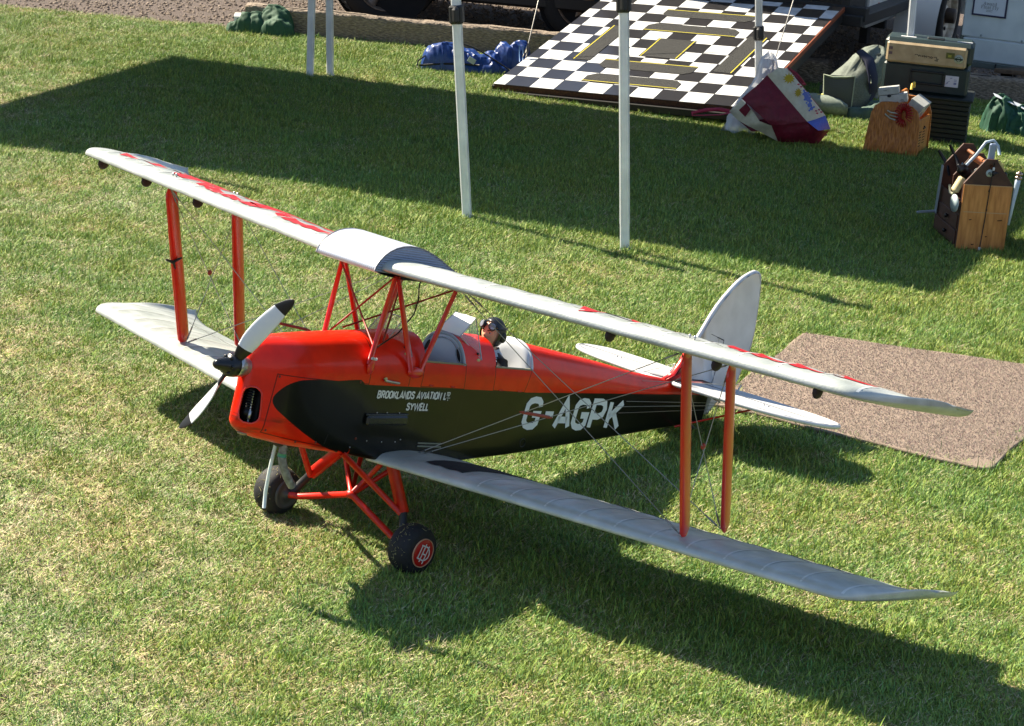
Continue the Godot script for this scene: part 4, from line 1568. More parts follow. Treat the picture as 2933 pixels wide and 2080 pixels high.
func build_log() -> void:
	var wood := mat(Color.WHITE, .9, 0, noise_tex(211, .035, lin(.07, .055, .042), lin(.52, .43, .32), 512, 5, lin(.25, .195, .145)), 2.2, bump_tex(212, .06, 12.0, 256), 1.0)
	wood.uv1_scale = v3(1.2, 10.0, 10.0)
	var nz := FastNoiseLite.new(); nz.seed = 9; nz.frequency = 1.8
	var spans := [[0.0, 2.35, .165, "long weathered grey timber edging the car park left of the ramp"], [2.40, 4.05, .155, "weathered timber edging running in under the checkered ramp"], [4.10, 6.9, .15, "dark weathered timber edging behind the green crate"]]
	for s in spans:
		var t := thing("edging_log", s[3], "timber", LOG_A + LOG_D * s[0])
		t.basis = Basis(LOG_D, Vector3.UP, -LOG_N).orthonormalized()
		var st := ST()
		var rows := []
		var n := 40
		var L: float = s[1] - s[0]
		for i in n + 1:
			var x := L * i / n
			var row := PackedVector3Array()
			var h: float = s[2] + .012 * nz.get_noise_2d(x, 3.0 + s[0])
			var w := .15 + .02 * nz.get_noise_2d(x, 9.0 + s[0])
			for q in [[-.012, 0], [-.004, .3], [-.006, .7], [.0, .90], [.022, 1.0], [.5, 1.03], [.95, 1.0], [1.0, .9], [1.01, .4], [1.0, 0]]:
				row.append(v3(x, h * q[1] + .007 * nz.get_noise_2d(x * 5.0, q[1] * 4.0 + q[0] * 3.0), -w * q[0] + .009 * nz.get_noise_2d(x * 3.0 + 40.0, q[1] * 5.0)))
			rows.append(row)
		rows_mesh(st, rows)
		cap(st, rows[0]); cap(st, rows[-1])
		var lg := obj("timber", st, wood, t)
		# lengthwise cracks on the top
		for k in 5:
			st = ST()
			var x0 := L * (.05 + .17 * k)
			var pts := []
			for q in 8: pts.append(v3(x0 + q * L * .02, s[2] * 1.02 + .004, -.03 - .02 * (k % 4) + .005 * sin(q * 1.3 + k)))
			tube(st, pts, .0028, 5)
			obj("crack", st, mat(Color(.09, .08, .07), .95), lg)

func build_rug() -> void:
	var fuzz := mat(Color.WHITE, .95, 0, noise_tex(221, .12, Color(.38, .32, .29), Color(.72, .64, .56), 512, 5, Color(.56, .49, .43)), 3.2, bump_tex(222, .22, 6.0, 512), 1.0)
	fuzz.uv1_scale = v3(7.0, 3.0, 3.0)
	var base := v3(3.0, 0, .2)
	var t := thing("rug", "brown carpet mat with a rounded corner lying on the grass under the tail", "mat", base)
	var q := [MAT_C[0], MAT_C[1], MAT_C[2], MAT_C[3]]
	# corner-rounded outline
	var out := PackedVector2Array()
	var near := Vector2(q[3].x, q[3].z)
	var pts := [Vector2(q[0].x, q[0].z), Vector2(q[1].x, q[1].z), Vector2(q[2].x, q[2].z), near]
	for i in 4:
		var a: Vector2 = pts[(i + 3) % 4]; var b: Vector2 = pts[i]; var c: Vector2 = pts[(i + 1) % 4]
		var r := .055 if i == 3 else .02
		var p0 := b + (a - b).normalized() * r; var p1 := b + (c - b).normalized() * r
		for k in 7:
			var f := k / 6.0
			out.append(p0.lerp(b, f).lerp(b.lerp(p1, f), f))
	var st := ST()
	# edges subdivided and slightly wavy
	var fine := PackedVector2Array()
	for i in out.size():
		var a := out[i]; var b := out[(i + 1) % out.size()]
		var n: int = max(1, int(a.distance_to(b) / .05))
		for k in n:
			var p := a.lerp(b, float(k) / n)
			p += Vector2(sin(p.y * 17.0), sin(p.x * 13.0)) * .006
			fine.append(p - Vector2(base.x, base.z))
	plate(st, fine, .014, .005, func(a: float, b: float, d: float) -> Vector3: return v3(a, .014 + d, b))
	var pile := obj("pile", st, fuzz, t)
	st = ST()
	plate(st, fine, .006, .002, func(a: float, b: float, d: float) -> Vector3: return v3(a * 1.002, .004 + d, b * 1.002))
	obj("backing", st, mat(Color(.20, .16, .15), .95), t)
	# short pile fibres and a few cut blades on it
	var mm := MultiMesh.new()
	mm.transform_format = MultiMesh.TRANSFORM_3D
	mm.use_colors = true
	var fs := ST()
	tri(fs, v3(-.0009, 0, 0), v3(.0009, 0, 0), v3(.002, .007, .003)); tri(fs, v3(0, 0, -.0009), v3(0, 0, .0009), v3(-.003, .006, -.002))
	fs.generate_normals()
	mm.mesh = fs.commit()
	rng.seed = 5
	var xf := []
	for i in 80000:
		var p := v3(rng.randf_range(2.25, 3.9), 0, rng.randf_range(-.5, 1.0))
		if not in_quad(p, MAT_C, -.015): continue
		if p.distance_to(v3(near.x, 0, near.y)) < .1: continue
		xf.append(p - base + v3(0, .0205, 0))
	mm.instance_count = xf.size()
	for i in xf.size():
		mm.set_instance_transform(i, Transform3D(Basis.from_euler(v3(rng.randfn(0, .5), rng.randf() * 6, rng.randfn(0, .5))), xf[i]))
		var k := rng.randf_range(.55, 1.1)
		mm.set_instance_color(i, Color(.40 * k, .34 * k, .275 * k) if rng.randf() < .8 else Color(.34 * k, .21 * k, .22 * k))
	var mi := MultiMeshInstance3D.new()
	mi.name = "fibres"
	mi.multimesh = mm
	var m := mat(Color.WHITE, .95); m.vertex_color_use_as_albedo = true
	mi.material_override = m
	t.add_child(mi, true)
	mi.set_meta("kind", "stuff")

# ---- the checkered ramp: tile steps along the near edge and up the slope
const R_O := Vector3(6.3053, 0.05, -4.7961)
const R_E := Vector3(0.0489, 0.0079, 0.1546)
const R_U := Vector3(0.1608, 0.0356, -0.0519)

func rp(s: float, u: float, h := 0.0) -> Vector3:
	return R_O + R_E * s + R_U * u + R_U.cross(R_E).normalized() * -h * (1.0 if R_U.cross(R_E).y < 0 else -1.0)

func build_ramp() -> void:
	var t := thing("loading_ramp", "trailer ramp tiled in black and white checkers with black anti-slip strips", "ramp", v3(7.4, 0, -4.4))
	var o := -t.position
	var bw := mat(Color(.90, .90, .90), .35, 0, noise_tex(231, .03, Color(1, 1, 1), Color(.80, .80, .79), 256, 5), 1.3)
	var bb := mat(Color(.16, .155, .165), .32, 0, noise_tex(232, .03, Color(.75, .75, .75), Color(1.5, 1.5, 1.55), 256, 5), 1.5)
	bw.uv1_world_triplanar = true; bb.uv1_world_triplanar = true
	bb.clearcoat_enabled = true; bb.clearcoat = .5; bb.clearcoat_roughness = .25
	var en := R_E.normalized(); var un := R_U.normalized(); var nn := un.cross(en)
	if nn.y < 0: nn = -nn
	var bas := Basis(en, nn, en.cross(nn))
	var st := ST(false)
	var mid := rp(5.025, 5.75, -.022) + o
	box(st, mid, v3(R_E.length() * 10.05, .036, R_U.length() * 11.5), bas, .003)
	obj("deck", st, mat(Color(.42, .25, .13), .75, 0, noise_tex(233, .06, Color(1, 1, 1), Color(.45, .4, .35), 128), 8.0), t)
	st = ST(false)
	for s in [-.02, 10.07]:
		box(st, rp(s, 5.75, -.05) + o, v3(.025, .075, R_U.length() * 11.5), bas, .003)
	box(st, rp(5.025, -.05, -.06) + o, v3(R_E.length() * 10.2, .045, .03), bas, .003)
	obj("ramp_frame", st, mat(Color(.07, .065, .065), .6), t)
	st = ST(false)
	box(st, rp(10.12, 5.75, -.012) + o, v3(.012, .03, R_U.length() * 11.5), bas, .002)
	obj("edge_strip", st, mat(Color(.50, .25, .13), .6), t)
	var meshes := {}
	var cols := [0.0]
	for k in 10: cols.append(k + .5)
	cols.append(10.05)
	var rws := []
	for k in 12: rws.append(float(k))
	rws.append(11.5)
	for j in rws.size() - 1:
		for i in cols.size() - 1:
			var dark := (i + j) % 2 == 1
			var w: float = (cols[i + 1] - cols[i]) * R_E.length() - .0012; var d: float = (rws[j + 1] - rws[j]) * R_U.length() - .0012
			var key := "%.3f %.3f" % [w, d]
			if not meshes.has(key):
				var ts := ST(false)
				box(ts, Vector3.ZERO, v3(w, .003, d), Basis(), .0008)
				ts.generate_normals()
				meshes[key] = ts.commit()
			var mi := MeshInstance3D.new()
			mi.name = "tile"
			mi.mesh = meshes[key]
			mi.material_override = bb if dark else bw
			t.add_child(mi, true)
			mi.transform = Transform3D(bas, rp((cols[i] + cols[i + 1]) * .5, (rws[j] + rws[j + 1]) * .5, -.0012) + o)
	# anti-slip strips with a yellow line along one side
	var grit := mat(Color(.20, .20, .19), .8, 0, noise_tex(234, .35, Color(.55, .55, .55), Color(1.0, 1.0, 1.0), 256, 2), 14.0, bump_tex(235, .4, 10.0, 256), 1.0)
	var yel := mat(Color(.80, .74, .12), .6)
	#           s0   u0   s1   u1   yellow side(s): 0 near, 1 far, 2 left, 3 right
	for q in [[3.15, 1.05, 6.95, 1.92, [0], 1], [3.1, 2.6, 6.9, 3.52, [1], -1], [4.2, 4.12, 5.8, 6.2, [2, 3], 0], [1.8, 3.2, 2.55, 7.2, [2], 0], [7.6, 3.15, 8.4, 7.2, [3], 0], [3.18, 6.98, 7.05, 7.88, [0], 1], [3.22, 8.78, 7.1, 9.62, [1], -1]]:
		st = ST(false)
		var poly := PackedVector2Array()
		var cut := .28
		var a: float = q[0]; var b: float = q[1]; var c: float = q[2]; var d: float = q[3]
		if q[5] == 1: poly = PackedVector2Array([Vector2(a, b), Vector2(c, b), Vector2(c, d - cut), Vector2(c - cut, d), Vector2(a + cut, d), Vector2(a, d - cut)])
		elif q[5] == -1: poly = PackedVector2Array([Vector2(a, b + cut), Vector2(a + cut, b), Vector2(c - cut, b), Vector2(c, b + cut), Vector2(c, d), Vector2(a, d)])
		else: poly = PackedVector2Array([Vector2(a, b), Vector2(c, b), Vector2(c, d), Vector2(a, d)])
		plate(st, poly, .0024, .008, func(x: float, y: float, h: float) -> Vector3: return rp(x, y, .0024 + h) + o)
		var sp := obj("anti_slip_strip", st, grit, t)
		for e in q[4]:
			st = ST(false)
			var m := .06; var w := .035
			var y0 := Vector4(a, b + m, c, b + m + w) if e == 0 else (Vector4(a, d - m - w, c, d - m) if e == 1 else (Vector4(a + m, b, a + m + w, d) if e == 2 else Vector4(c - m - w, b, c - m, d)))
			quad(st, rp(y0.x, y0.y, .0042) + o, rp(y0.z, y0.y, .0042) + o, rp(y0.z, y0.w, .0042) + o, rp(y0.x, y0.w, .0042) + o)
			obj("yellow_line", st, yel, sp)
	# lifting cables and shackles on both sides
	for s in [.05, 9.95]:
		st = ST()
		var foot := rp(s, 2.75 if s < 1 else 2.95, .02) + o
		var top := foot + (v3(.62, 1.35, -.25) if s < 1 else v3(.86, 1.4, -.24))
		tube(st, [foot + (top - foot) * .05, foot.lerp(top, .5) - v3(0, .02, 0), top], .0035, 6)
		var cb := obj("lifting_cable", st, mat(Color(.58, .57, .55), .45, .5), t)
		st = ST()
		var dd := (top - foot).normalized()
		tube(st, [foot + dd * .02, foot + dd * .05, foot + dd * .085], [.006, .009, .005], 8)
		tube(st, [foot + v3(-.01, -.01, .012), foot + dd * .045 + v3(0, 0, .012)], .004, 6)
		tube(st, [foot + v3(-.01, -.01, -.012), foot + dd * .045 + v3(0, 0, -.012)], .004, 6)
		obj("shackle", st, mat(Color(.35, .34, .32), .45, .6), cb)

func build_vehicles() -> void:
	# enclosed trailer behind the ramp
	var h := v3(.952, 0, -.306); var s := v3(.306, 0, .952)
	var o := rp(10.05, 11.6, 0); o.y = 0
	var t := thing("race_trailer", "white enclosed trailer whose rear door is the lowered checkered ramp", "trailer", o)
	t.basis = Basis(h, Vector3.UP, s).orthonormalized()      # local x: forward, z: towards its right side
	var wp := mat(Color(.93, .925, .90), .4, .05, noise_tex(241, .02, Color(1, 1, 1), Color(.88, .87, .85), 128), 2.0)
	var dark := mat(Color(.07, .07, .075), .6)
	var alu := mat(Color(.62, .63, .63), .4, .5)
	var st := ST(false)
	box(st, v3(2.49, 1.24, .02), v3(4.03, 1.76, .02), Basis(), .004)
	obj("side_wall", st, wp, t)
	st = ST(false)
	box(st, v3(2.45, 1.25, -1.86), v3(3.4, 1.78, .02), Basis(), .004)
	box(st, v3(2.0, 2.15, -.85), v3(4.0, .03, 2.05), Basis(), .004)
	box(st, v3(4.1, 1.25, -.85), v3(.03, 1.78, 2.05), Basis(), .004)
	obj("trailer_shell", st, wp, t)
	st = ST(false)
	box(st, v3(2.0, .46, -.85), v3(4.1, .07, 1.98), Basis(), .004)
	box(st, v3(.06, .50, -.85), v3(.10, .09, 2.0), Basis(), .004)
	for z in [.0, -1.74]: box(st, v3(.23, 1.3, z), v3(.42, 1.7, .06), Basis(), .01)
	box(st, v3(.05, 2.1, -.85), v3(.1, .12, 2.0), Basis(), .01)
	obj("door_frame", st, dark, t)
	st = ST(false)
	box(st, v3(2.49, .385, .028), v3(4.03, .06, .03), Basis(), .004)
	box(st, v3(.475, 1.24, .03), v3(.04, 1.76, .03), Basis(), .006)
	obj("corner_trim", st, alu, t)
	for q in [.52, .85, 1.15, 1.5]:
		st = ST()
		ellipsoid(st, v3(q, .39, .045), v3(.008, .008, .004), 8)
		obj("trim_screw", st, dark, t)
	st = ST(false)
	box(st, v3(.80, .47, .0315), v3(.035, .06, .002))
	obj("red_tag", st, mat(Color(.75, .35, .30), .5), t)
	st = ST(false)
	box(st, v3(.95, .27, -.08), v3(.08, .16, .06), Basis(), .005)
	box(st, v3(1.0, .33, -.4), v3(.05, .06, .9), Basis(), .005)
	obj("chassis", st, dark, t)
	# fender: broad pale arch standing out from the side, its rear skirt facing the viewer
	st = ST()
	var rows := []
	for k in 15:
		var a := PI * k / 14.0
		var row := PackedVector3Array()
		var x := 1.85 - cos(a) * .55; var y := .30 + sin(a) * .42
		for z in [.032, .30, .325, .338]:
			row.append(v3(x, y - (0.0 if z < .31 else (z - .30) * .5), z))
		rows.append(row)
	rows.push_front(PackedVector3Array([v3(1.30, .215, .032), v3(1.30, .215, .30), v3(1.302, .22, .325), v3(1.306, .23, .338)]))
	rows_mesh(st, rows)
	obj("fender", st, mat(Color(.85, .85, .85), .45, .0), t)
	wheel(t, v3(1.95, .33, .20), .33, .22, true, Color(.80, .78, .72), Basis())
	wheel(t, v3(1.95, .33, -1.95), .33, .22, true, Color(.80, .78, .72), Basis(Vector3.UP, PI))

	# second white trailer, its flat back towards the viewer
	var o2 := rp(10.05, 11.6, 0) + h * .80 + s * .646; o2.y = 0
	var t2 := thing("box_trailer", "white box trailer with a framed notice on its back wall", "trailer", o2)
	t2.basis = t.basis
	var wp2 := mat(Color(.80, .84, .85), .45, .05, noise_tex(242, .015, Color(1, 1, 1), Color(.90, .91, .92), 128), 2.0)
	st = ST(false)
	box(st, v3(.02, .7925, .941), v3(.04, .895, 1.918), Basis(), .008)
	box(st, v3(.02, 1.905, .941), v3(.04, 1.32, 1.918), Basis(), .008)
	obj("back_door", st, wp2, t2)
	st = ST(false)
	box(st, v3(.02, .265, .95), v3(.04, .152, 1.9), Basis(), .006)
	obj("lower_panel", st, wp2, t2)
	st = ST(false)
	box(st, v3(.29, 1.38, .02), v3(.5, 2.3, .03), Basis(), .004)
	box(st, v3(.29, 1.38, 1.88), v3(.5, 2.3, .03), Basis(), .004)
	box(st, v3(.29, 2.55, .95), v3(.5, .03, 1.9), Basis(), .004)
	box(st, v3(.29, .26, .95), v3(.5, .06, 1.8), Basis(), .004)
	obj("trailer_shell", st, wp2, t2)
	st = ST(false)
	box(st, v3(.015, .166, .95), v3(.06, .042, 1.9), Basis(), .004)
	box(st, v3(.03, .36, -.012), v3(.05, .12, .02), Basis(), .004)
	obj("rear_bumper", st, mat(Color(.36, .40, .38), .55, .2), t2)
	for z in [.28, 1.62]: wheel(t2, v3(.36, .13, z), .13, .09, true, Color(.75, .75, .74), Basis() if z > 1 else Basis(Vector3.UP, PI))
	for q in [[.40, .36], [.12, .365], [.46, .47]]:
		st = ST()
		ellipsoid(st, v3(-.001, q[1], q[0]), v3(.004, .008, .008), 8)
		obj("rivet", st, mat(Color(.55, .60, .62), .5, .3), t2)
	st = ST()
	tube(st, [v3(-.012, .185, .25), v3(-.03, .165, .25), v3(-.02, .14, .26)], .005, 6)
	obj("latch_hook", st, dark, t2)
	# the framed notice
	var sg := thing("framed_notice", "white notice in a thin dark blue frame on the white trailer", "notice", o2 + h * -.006 + s * .155 + v3(0, .638, 0))
	sg.basis = t.basis
	st = ST(false)
	for e in [[v3(0, -.135, 0), v3(.012, .012, .235)], [v3(0, .135, 0), v3(.012, .012, .235)], [v3(0, 0, -.1115), v3(.012, .282, .012)], [v3(0, 0, .1115), v3(.012, .282, .012)]]:
		box(st, e[0], e[1], Basis(), .003)
	obj("frame", st, mat(Color(.10, .11, .25), .4), sg)
	st = ST(false)
	box(st, v3(.002, 0, 0), v3(.006, .262, .215), Basis(), .001)
	obj("paper", st, mat(Color(.78, .81, .85), .5), sg)
	var k := 0
	for line in [["Award", .020], ["Float Fly", .020], ["2007", .014]]:
		var tm := TextMesh.new()
		var fnt := SystemFont.new()
		fnt.font_names = PackedStringArray(["Droid Serif"]); fnt.font_italic = true
		tm.font = fnt
		tm.text = line[0]; tm.font_size = 32; tm.depth = .0004
		tm.pixel_size = line[1] / 22.0
		var mi := MeshInstance3D.new()
		mi.name = "notice_text"
		mi.mesh = tm
		mi.material_override = mat(Color(.36, .40, .44), .7)
		sg.add_child(mi, true)
		mi.transform = Transform3D(Basis(v3(0, 0, 1), Vector3.UP, v3(-1, 0, 0)), v3(-.0022, -.055 - k * .024, 0.0))
		k += 1

	# dark car parked beyond the timber, only its lower body in the picture
	var co := LOG_A + LOG_D * 1.55 + LOG_N * .78
	var c := thing("parked_car", "dark maroon car parked behind the timber edging", "car", co)
	c.basis = Basis(LOG_D, Vector3.UP, -LOG_N).orthonormalized()
	var paint := mat(Color(.17, .035, .04), .25)
	paint.clearcoat_enabled = true; paint.clearcoat = .8; paint.clearcoat_roughness = .06
	st = ST()
	# body: cross sections from tail to nose (x), side profile y0..y1
	var prof := [[-1.36, .45, .80, .66], [-1.30, .34, .95, .74], [-1.0, .30, 1.02, .78], [-.75, .30, 1.05, .80], [-.5, .30, 1.06, .80], [0.0, .28, 1.05, .80], [.5, .30, 1.02, .80], [.75, .30, .98, .79], [1.0, .32, .93, .77], [1.2, .36, .84, .72], [1.3, .45, .74, .62]]
	rows = []
	for p in prof:
		var row := PackedVector3Array()
		var w: float = p[3]
		for q in [[-.9, 0], [-1, .1], [-1, .55], [-.94, .92], [-.8, 1.0], [.8, 1.0], [.94, .92], [1, .55], [1, .1], [.9, 0]]:
			row.append(v3(p[0], lerpf(p[1], p[2], q[1]), -.78 + q[0] * w))
		rows.append(row)
	rows_mesh(st, rows, true)
	cap(st, rows[0]); cap(st, rows[-1])
	obj("car_body", st, paint, c)
	st = ST()
	rows = []
	for p in [[-1.2, 1.0, .70], [-.85, 1.42, .62], [-.1, 1.48, .62], [.35, 1.44, .60], [.85, .98, .68]]:
		var row := PackedVector3Array()
		for q in [[-1.08, -.5], [-1, 0], [-.92, .92], [-.75, 1], [.75, 1], [.92, .92], [1, 0], [1.08, -.5]]:
			row.append(v3(p[0], .95 + (p[1] - .95) * maxf(q[1], -.2), -.78 + q[0] * p[2]))
		rows.append(row)
	rows_mesh(st, rows)
	obj("cabin", st, mat(Color(.03, .035, .04), .1), c)
	st = ST(false)
	for z in [.025, -1.585]: box(st, v3(0, .285, z), v3(1.7, .11, .05), Basis(), .02)
	obj("sill", st, dark, c)
	st = ST(false)
	box(st, v3(.25, .52, .015), v3(.5, .02, .02), Basis(), .006)
	obj("side_moulding", st, mat(Color(.35, .22, .22), .4), c)
	st = ST(false)
	box(st, v3(-1.18, .36, -.74), v3(.45, .09, 1.5), Basis(Vector3.UP, 0), .03)
	obj("bumper", st, mat(Color(.30, .23, .17), .6), c)
	for x in [-.75, .75]:
		st = ST()
		tube(st, [v3(x, .36, .03), v3(x, .36, -.30)], .375, 24)
		obj("wheel_arch", st, mat(Color(.02, .02, .02), .9), c)
	for x in [-.75, .75]:
		for z in [-.05, -1.5]:
			var b := Basis() if z > -1 else Basis(Vector3.UP, PI)
			if x < 0: b = b * Basis(Vector3.UP, .5)
			wheel(c, v3(x, .34, z), .34, .225, false, Color(.52, .48, .44), b)

func wheel(t: Node3D, at: Vector3, r: float, rim: float, steel_disc: bool, col: Color, b: Basis) -> void:
	var w := Node3D.new(); w.name = "wheel"; t.add_child(w, true)
	w.transform = Transform3D(b, at)
	var st := ST()
	var hw := r * .30
	lathe(st, Vector3.ZERO, Vector3.BACK, [[-hw * .8, rim], [-hw, rim + .02], [-hw, r * .9], [-hw * .8, r * .985], [-hw * .4, r], [hw * .4, r], [hw * .8, r * .985], [hw, r * .9], [hw, rim + .02], [hw * .8, rim]], 44)
	for k in 44:
		var a := TAU * k / 44.0
		for z in [-.55, .0, .55]: box(st, v3(cos(a) * r, sin(a) * r, z * hw), v3(.010, r * .09, hw * .42), Basis(Vector3.BACK, a), .002)
	obj("tyre", st, mat(Color(.09, .088, .085), .85), w)
	var m := mat(col, .4, .35 if not steel_disc else .05, noise_tex(251, .04, Color(1, 1, 1), Color(.62, .55, .48), 64), 5.0)
	st = ST()
	lathe(st, Vector3.ZERO, Vector3.BACK, [[-hw * .7, rim * .98], [hw * .7, rim * .93], [hw * .86, rim], [hw * .92, rim * 1.03], [hw * .7, rim * 1.04]], 40)
	obj("rim", st, m, w)
	var dk := mat(Color(.05, .045, .04), .8)
	if steel_disc:
		st = ST()
		lathe(st, Vector3.ZERO, Vector3.BACK, [[hw * .45, rim * .93], [hw * .5, rim * .8], [hw * .2, rim * .62], [hw * .35, rim * .42], [hw * .6, rim * .30], [hw * .6, .0]], 36)
		obj("wheel_disc", st, m, w)
		for k in 8:
			var a := TAU * k / 8.0
			st = ST()
			ellipsoid(st, v3(cos(a) * rim * .72, sin(a) * rim * .72, hw * .37), v3(rim * .085, rim * .085, .006), 10)
			obj("vent_hole", st, dk, w)
		st = ST()
		lathe(st, Vector3.ZERO, Vector3.BACK, [[hw * .5, rim * .26], [hw * 1.25, rim * .25], [hw * 1.3, rim * .18], [hw * 1.3, 0]], 20)
		obj("hub", st, mat(Color(.22, .17, .13), .6, .3), w)
	else:
		st = ST()
		lathe(st, Vector3.ZERO, Vector3.BACK, [[-hw * .3, rim * .95], [-hw * .3, 0]], 30)
		obj("brake", st, dk, w)
		for k in 6:
			var a := TAU * k / 6.0
			st = ST()
			tube(st, [v3(0, 0, hw * .75), v3(cos(a) * rim * .5, sin(a) * rim * .5, hw * .72), v3(cos(a) * rim * .97, sin(a) * rim * .97, hw * .62)], [rim * .20, rim * .13, rim * .17], 8, true, v3(-sin(a), cos(a), 0), .35)
			obj("spoke", st, m, w)
		st = ST()
		lathe(st, Vector3.ZERO, Vector3.BACK, [[hw * .7, rim * .24], [hw * .95, rim * .2], [hw * .98, 0]], 20)
		obj("hub", st, m, w)

# ---------------------------------------------------------------- bags, boxes and tools behind the biplane
func build_bags() -> void:
	var st: SurfaceTool
	# green canopy bag by the timber
	var gcl := mat(Color(.16, .33, .22), .75, 0, noise_tex(301, .05, Color(1, 1, 1), Color(.78, .8, .78), 128), 10.0)
	var t := thing("green_bag", "crumpled dark green cloth bag lying against the left end of the timber", "bag", v3(6.50, 0, -7.14))
	t.basis = face_basis()
	st = ST()
	heap(st, [[.085, -.03, .185, .13, .13, 2.2, .55], [.11, .075, .115, .12, .09, 2.4, .6], [-.04, .0, .13, .12, .12, 2, .6], [-.12, .02, .125, .075, .09, 2.5, .5], [-.17, .05, .06, .08, .07, 2, .5]], 3, .022, 4.5, Vector4(-.27, -.18, .27, .19), 90, 60)
	obj("cloth", st, gcl, t)
	st = ST(false)
	var rows := []
	for q in [[-.185, .128, .045], [-.190, .105, .068], [-.185, .075, .075]]:
		rows.append(PackedVector3Array([v3(q[0], q[1], q[2]), v3(q[0] + .045, q[1] + .004, q[2] + .012)]))
	rows_mesh(st, rows)
	rows = []
	for q in [[-.215, .038, .07], [-.22, .012, .09]]: rows.append(PackedVector3Array([v3(q[0], q[1], q[2]), v3(q[0] + .025, q[1] - .004, q[2] + .008)]))
	rows_mesh(st, rows)
	obj("white_label", st, mat(Color(.88, .88, .86), .6), t)

	# blue canopy bag beside the ramp
	var bcl := mat(Color(.11, .25, .52), .38, 0, noise_tex(303, .04, Color(1, 1, 1), Color(.8, .82, .85), 128), 8.0)
	t = thing("blue_bag", "long crumpled blue nylon bag with black piping lying left of the ramp", "bag", v3(6.76, 0, -5.40))
	t.basis = face_basis()
	st = ST()
	heap(st, [[-.175, .02, .165, .155, .115, 3.2, .45], [-.06, .02, .135, .15, .11, 2.2, .6], [.05, .05, .105, .2, .10, 2, .6], [.13, .0, .125, .13, .11, 2, .6], [.20, -.03, .185, .085, .10, 2.4, .65], [.30, -.05, .20, .085, .11, 2.8, .5], [.36, -.05, .12, .07, .09, 2, .5]], 12, .021, 4.6, Vector4(-.36, -.17, .44, .17), 120, 56)
	obj("cloth", st, bcl, t)
	st = ST()
	var pipe := []
	for k in 18:
		var f := k / 17.0
		pipe.append(v3(lerpf(-.20, .26, f), .172 - .125 * f * f + .0 + .014 * sin(f * 5.0), lerpf(.02, .125, f)))
	tube(st, pipe, .005, 6)
	var low := []
	for k in 14:
		var f := k / 13.0
		low.append(v3(lerpf(-.335, .05, f), .028 + .025 * f * f + .02 * absf(sin(f * 3.0)), .125 + .012 * sin(f * 3.0)))
	tube(st, low, .007, 6)
	tube(st, [v3(-.30, .09, .1), v3(-.345, .05, .08), v3(-.35, .015, .10), v3(-.335, .008, .13)], .005, 6)
	obj("piping", st, mat(Color(.03, .035, .06), .6), t)
	st = ST(false)
	box(st, v3(.0, .085, .135), v3(.05, .035, .004), Basis(v3(0, 0, 1), -.5), .001)
	obj("tag", st, mat(Color(.62, .66, .66), .5), t)
	st = ST()
	for k in 3: tube(st, [v3(.30 + k * .022, .19 - k * .004, .03), v3(.305 + k * .024, .14, .065), v3(.31 + k * .02, .09, .075)], .004, 6)
	obj("seam", st, mat(Color(.45, .60, .80), .5), t)

	# dark green cloth behind the green crate
	t = thing("green_tarp", "crumpled green cloth lying behind the crate at the right edge", "cloth", v3(8.40, 0, -2.30))
	t.basis = face_basis()
	st = ST()
	heap(st, [[-.14, -.02, .21, .10, .12, 2.4, .5], [-.03, .0, .15, .10, .13, 2, .6], [.08, .03, .17, .12, .12, 2.4, .5], [.20, .0, .14, .14, .12, 2.4, .5], [.12, .10, .07, .25, .07, 2, .5]], 21, .035, 5.5, Vector4(-.30, -.18, .40, .19), 90, 50)
	obj("cloth", st, mat(Color(.06, .30, .22), .7, 0, noise_tex(305, .05, Color(1, 1, 1), Color(.75, .8, .78), 128), 10.0), t)
	st = ST()
	rows = []
	for k in 8: rows.append(PackedVector3Array([v3(-.20 + k * .028, .235 - k * .009, .0), v3(-.195 + k * .028, .222 - k * .010, .045 + .008 * sin(k * 2.0))]))
	rows_mesh(st, rows)
	obj("white_sheet", st, mat(Color(.80, .82, .84), .5), t)

	# grey backpack with its straps, leaning over a rolled green sleeve
	t = thing("grey_backpack", "slumped grey green backpack with a dark blue strap right of the red shopping bag", "backpack", v3(7.93, 0, -3.24))
	t.basis = face_basis()
	var gry := mat(Color(.47, .50, .46), .8, 0, noise_tex(307, .06, Color(1, 1, 1), Color(.72, .74, .72), 128), 8.0)
	var gry2 := mat(Color(.36, .38, .37), .85, 0, noise_tex(308, .3, Color(1, 1, 1), Color(.75, .75, .75), 128), 9.0)
	st = ST()
	rows = []
	for k in [[.0, -.10, .17, .13, -.02], [.06, -.10, .19, .14, -.02], [.14, -.08, .20, .145, -.03], [.21, -.04, .175, .13, -.05], [.28, .0, .15, .115, -.07], [.34, .04, .12, .095, -.09], [.385, .07, .085, .07, -.10], [.405, .085, .04, .035, -.105], [.41, .088, .004, .004, -.105]]:
		var ring := PackedVector3Array()
		for j in 44:
			var a := TAU * j / 44
			var ca := cos(a); var sa := sin(a)
			var f := 1.0 + .08 * sin(a * 5 + k[0] * 25) + .055 * sin(a * 11 - k[0] * 40) + .03 * sin(a * 19 + k[0] * 70)
			ring.append(v3(k[1] + signf(ca) * pow(absf(ca), .75) * k[2] * .82 * f + .06, k[0] + .012 * sin(a * 4 + k[0] * 30), k[4] + signf(sa) * pow(absf(sa), .75) * k[3] * f))
		rows.append(ring)
	rows_mesh(st, rows, true)
	obj("bag_body", st, gry, t)
	# front pocket: flat mesh panel with piped edge
	var pk := [v3(-.205, .245, .115), v3(-.015, .250, .128), v3(-.02, .055, .150), v3(-.19, .05, .140)]
	st = ST()
	rows = []
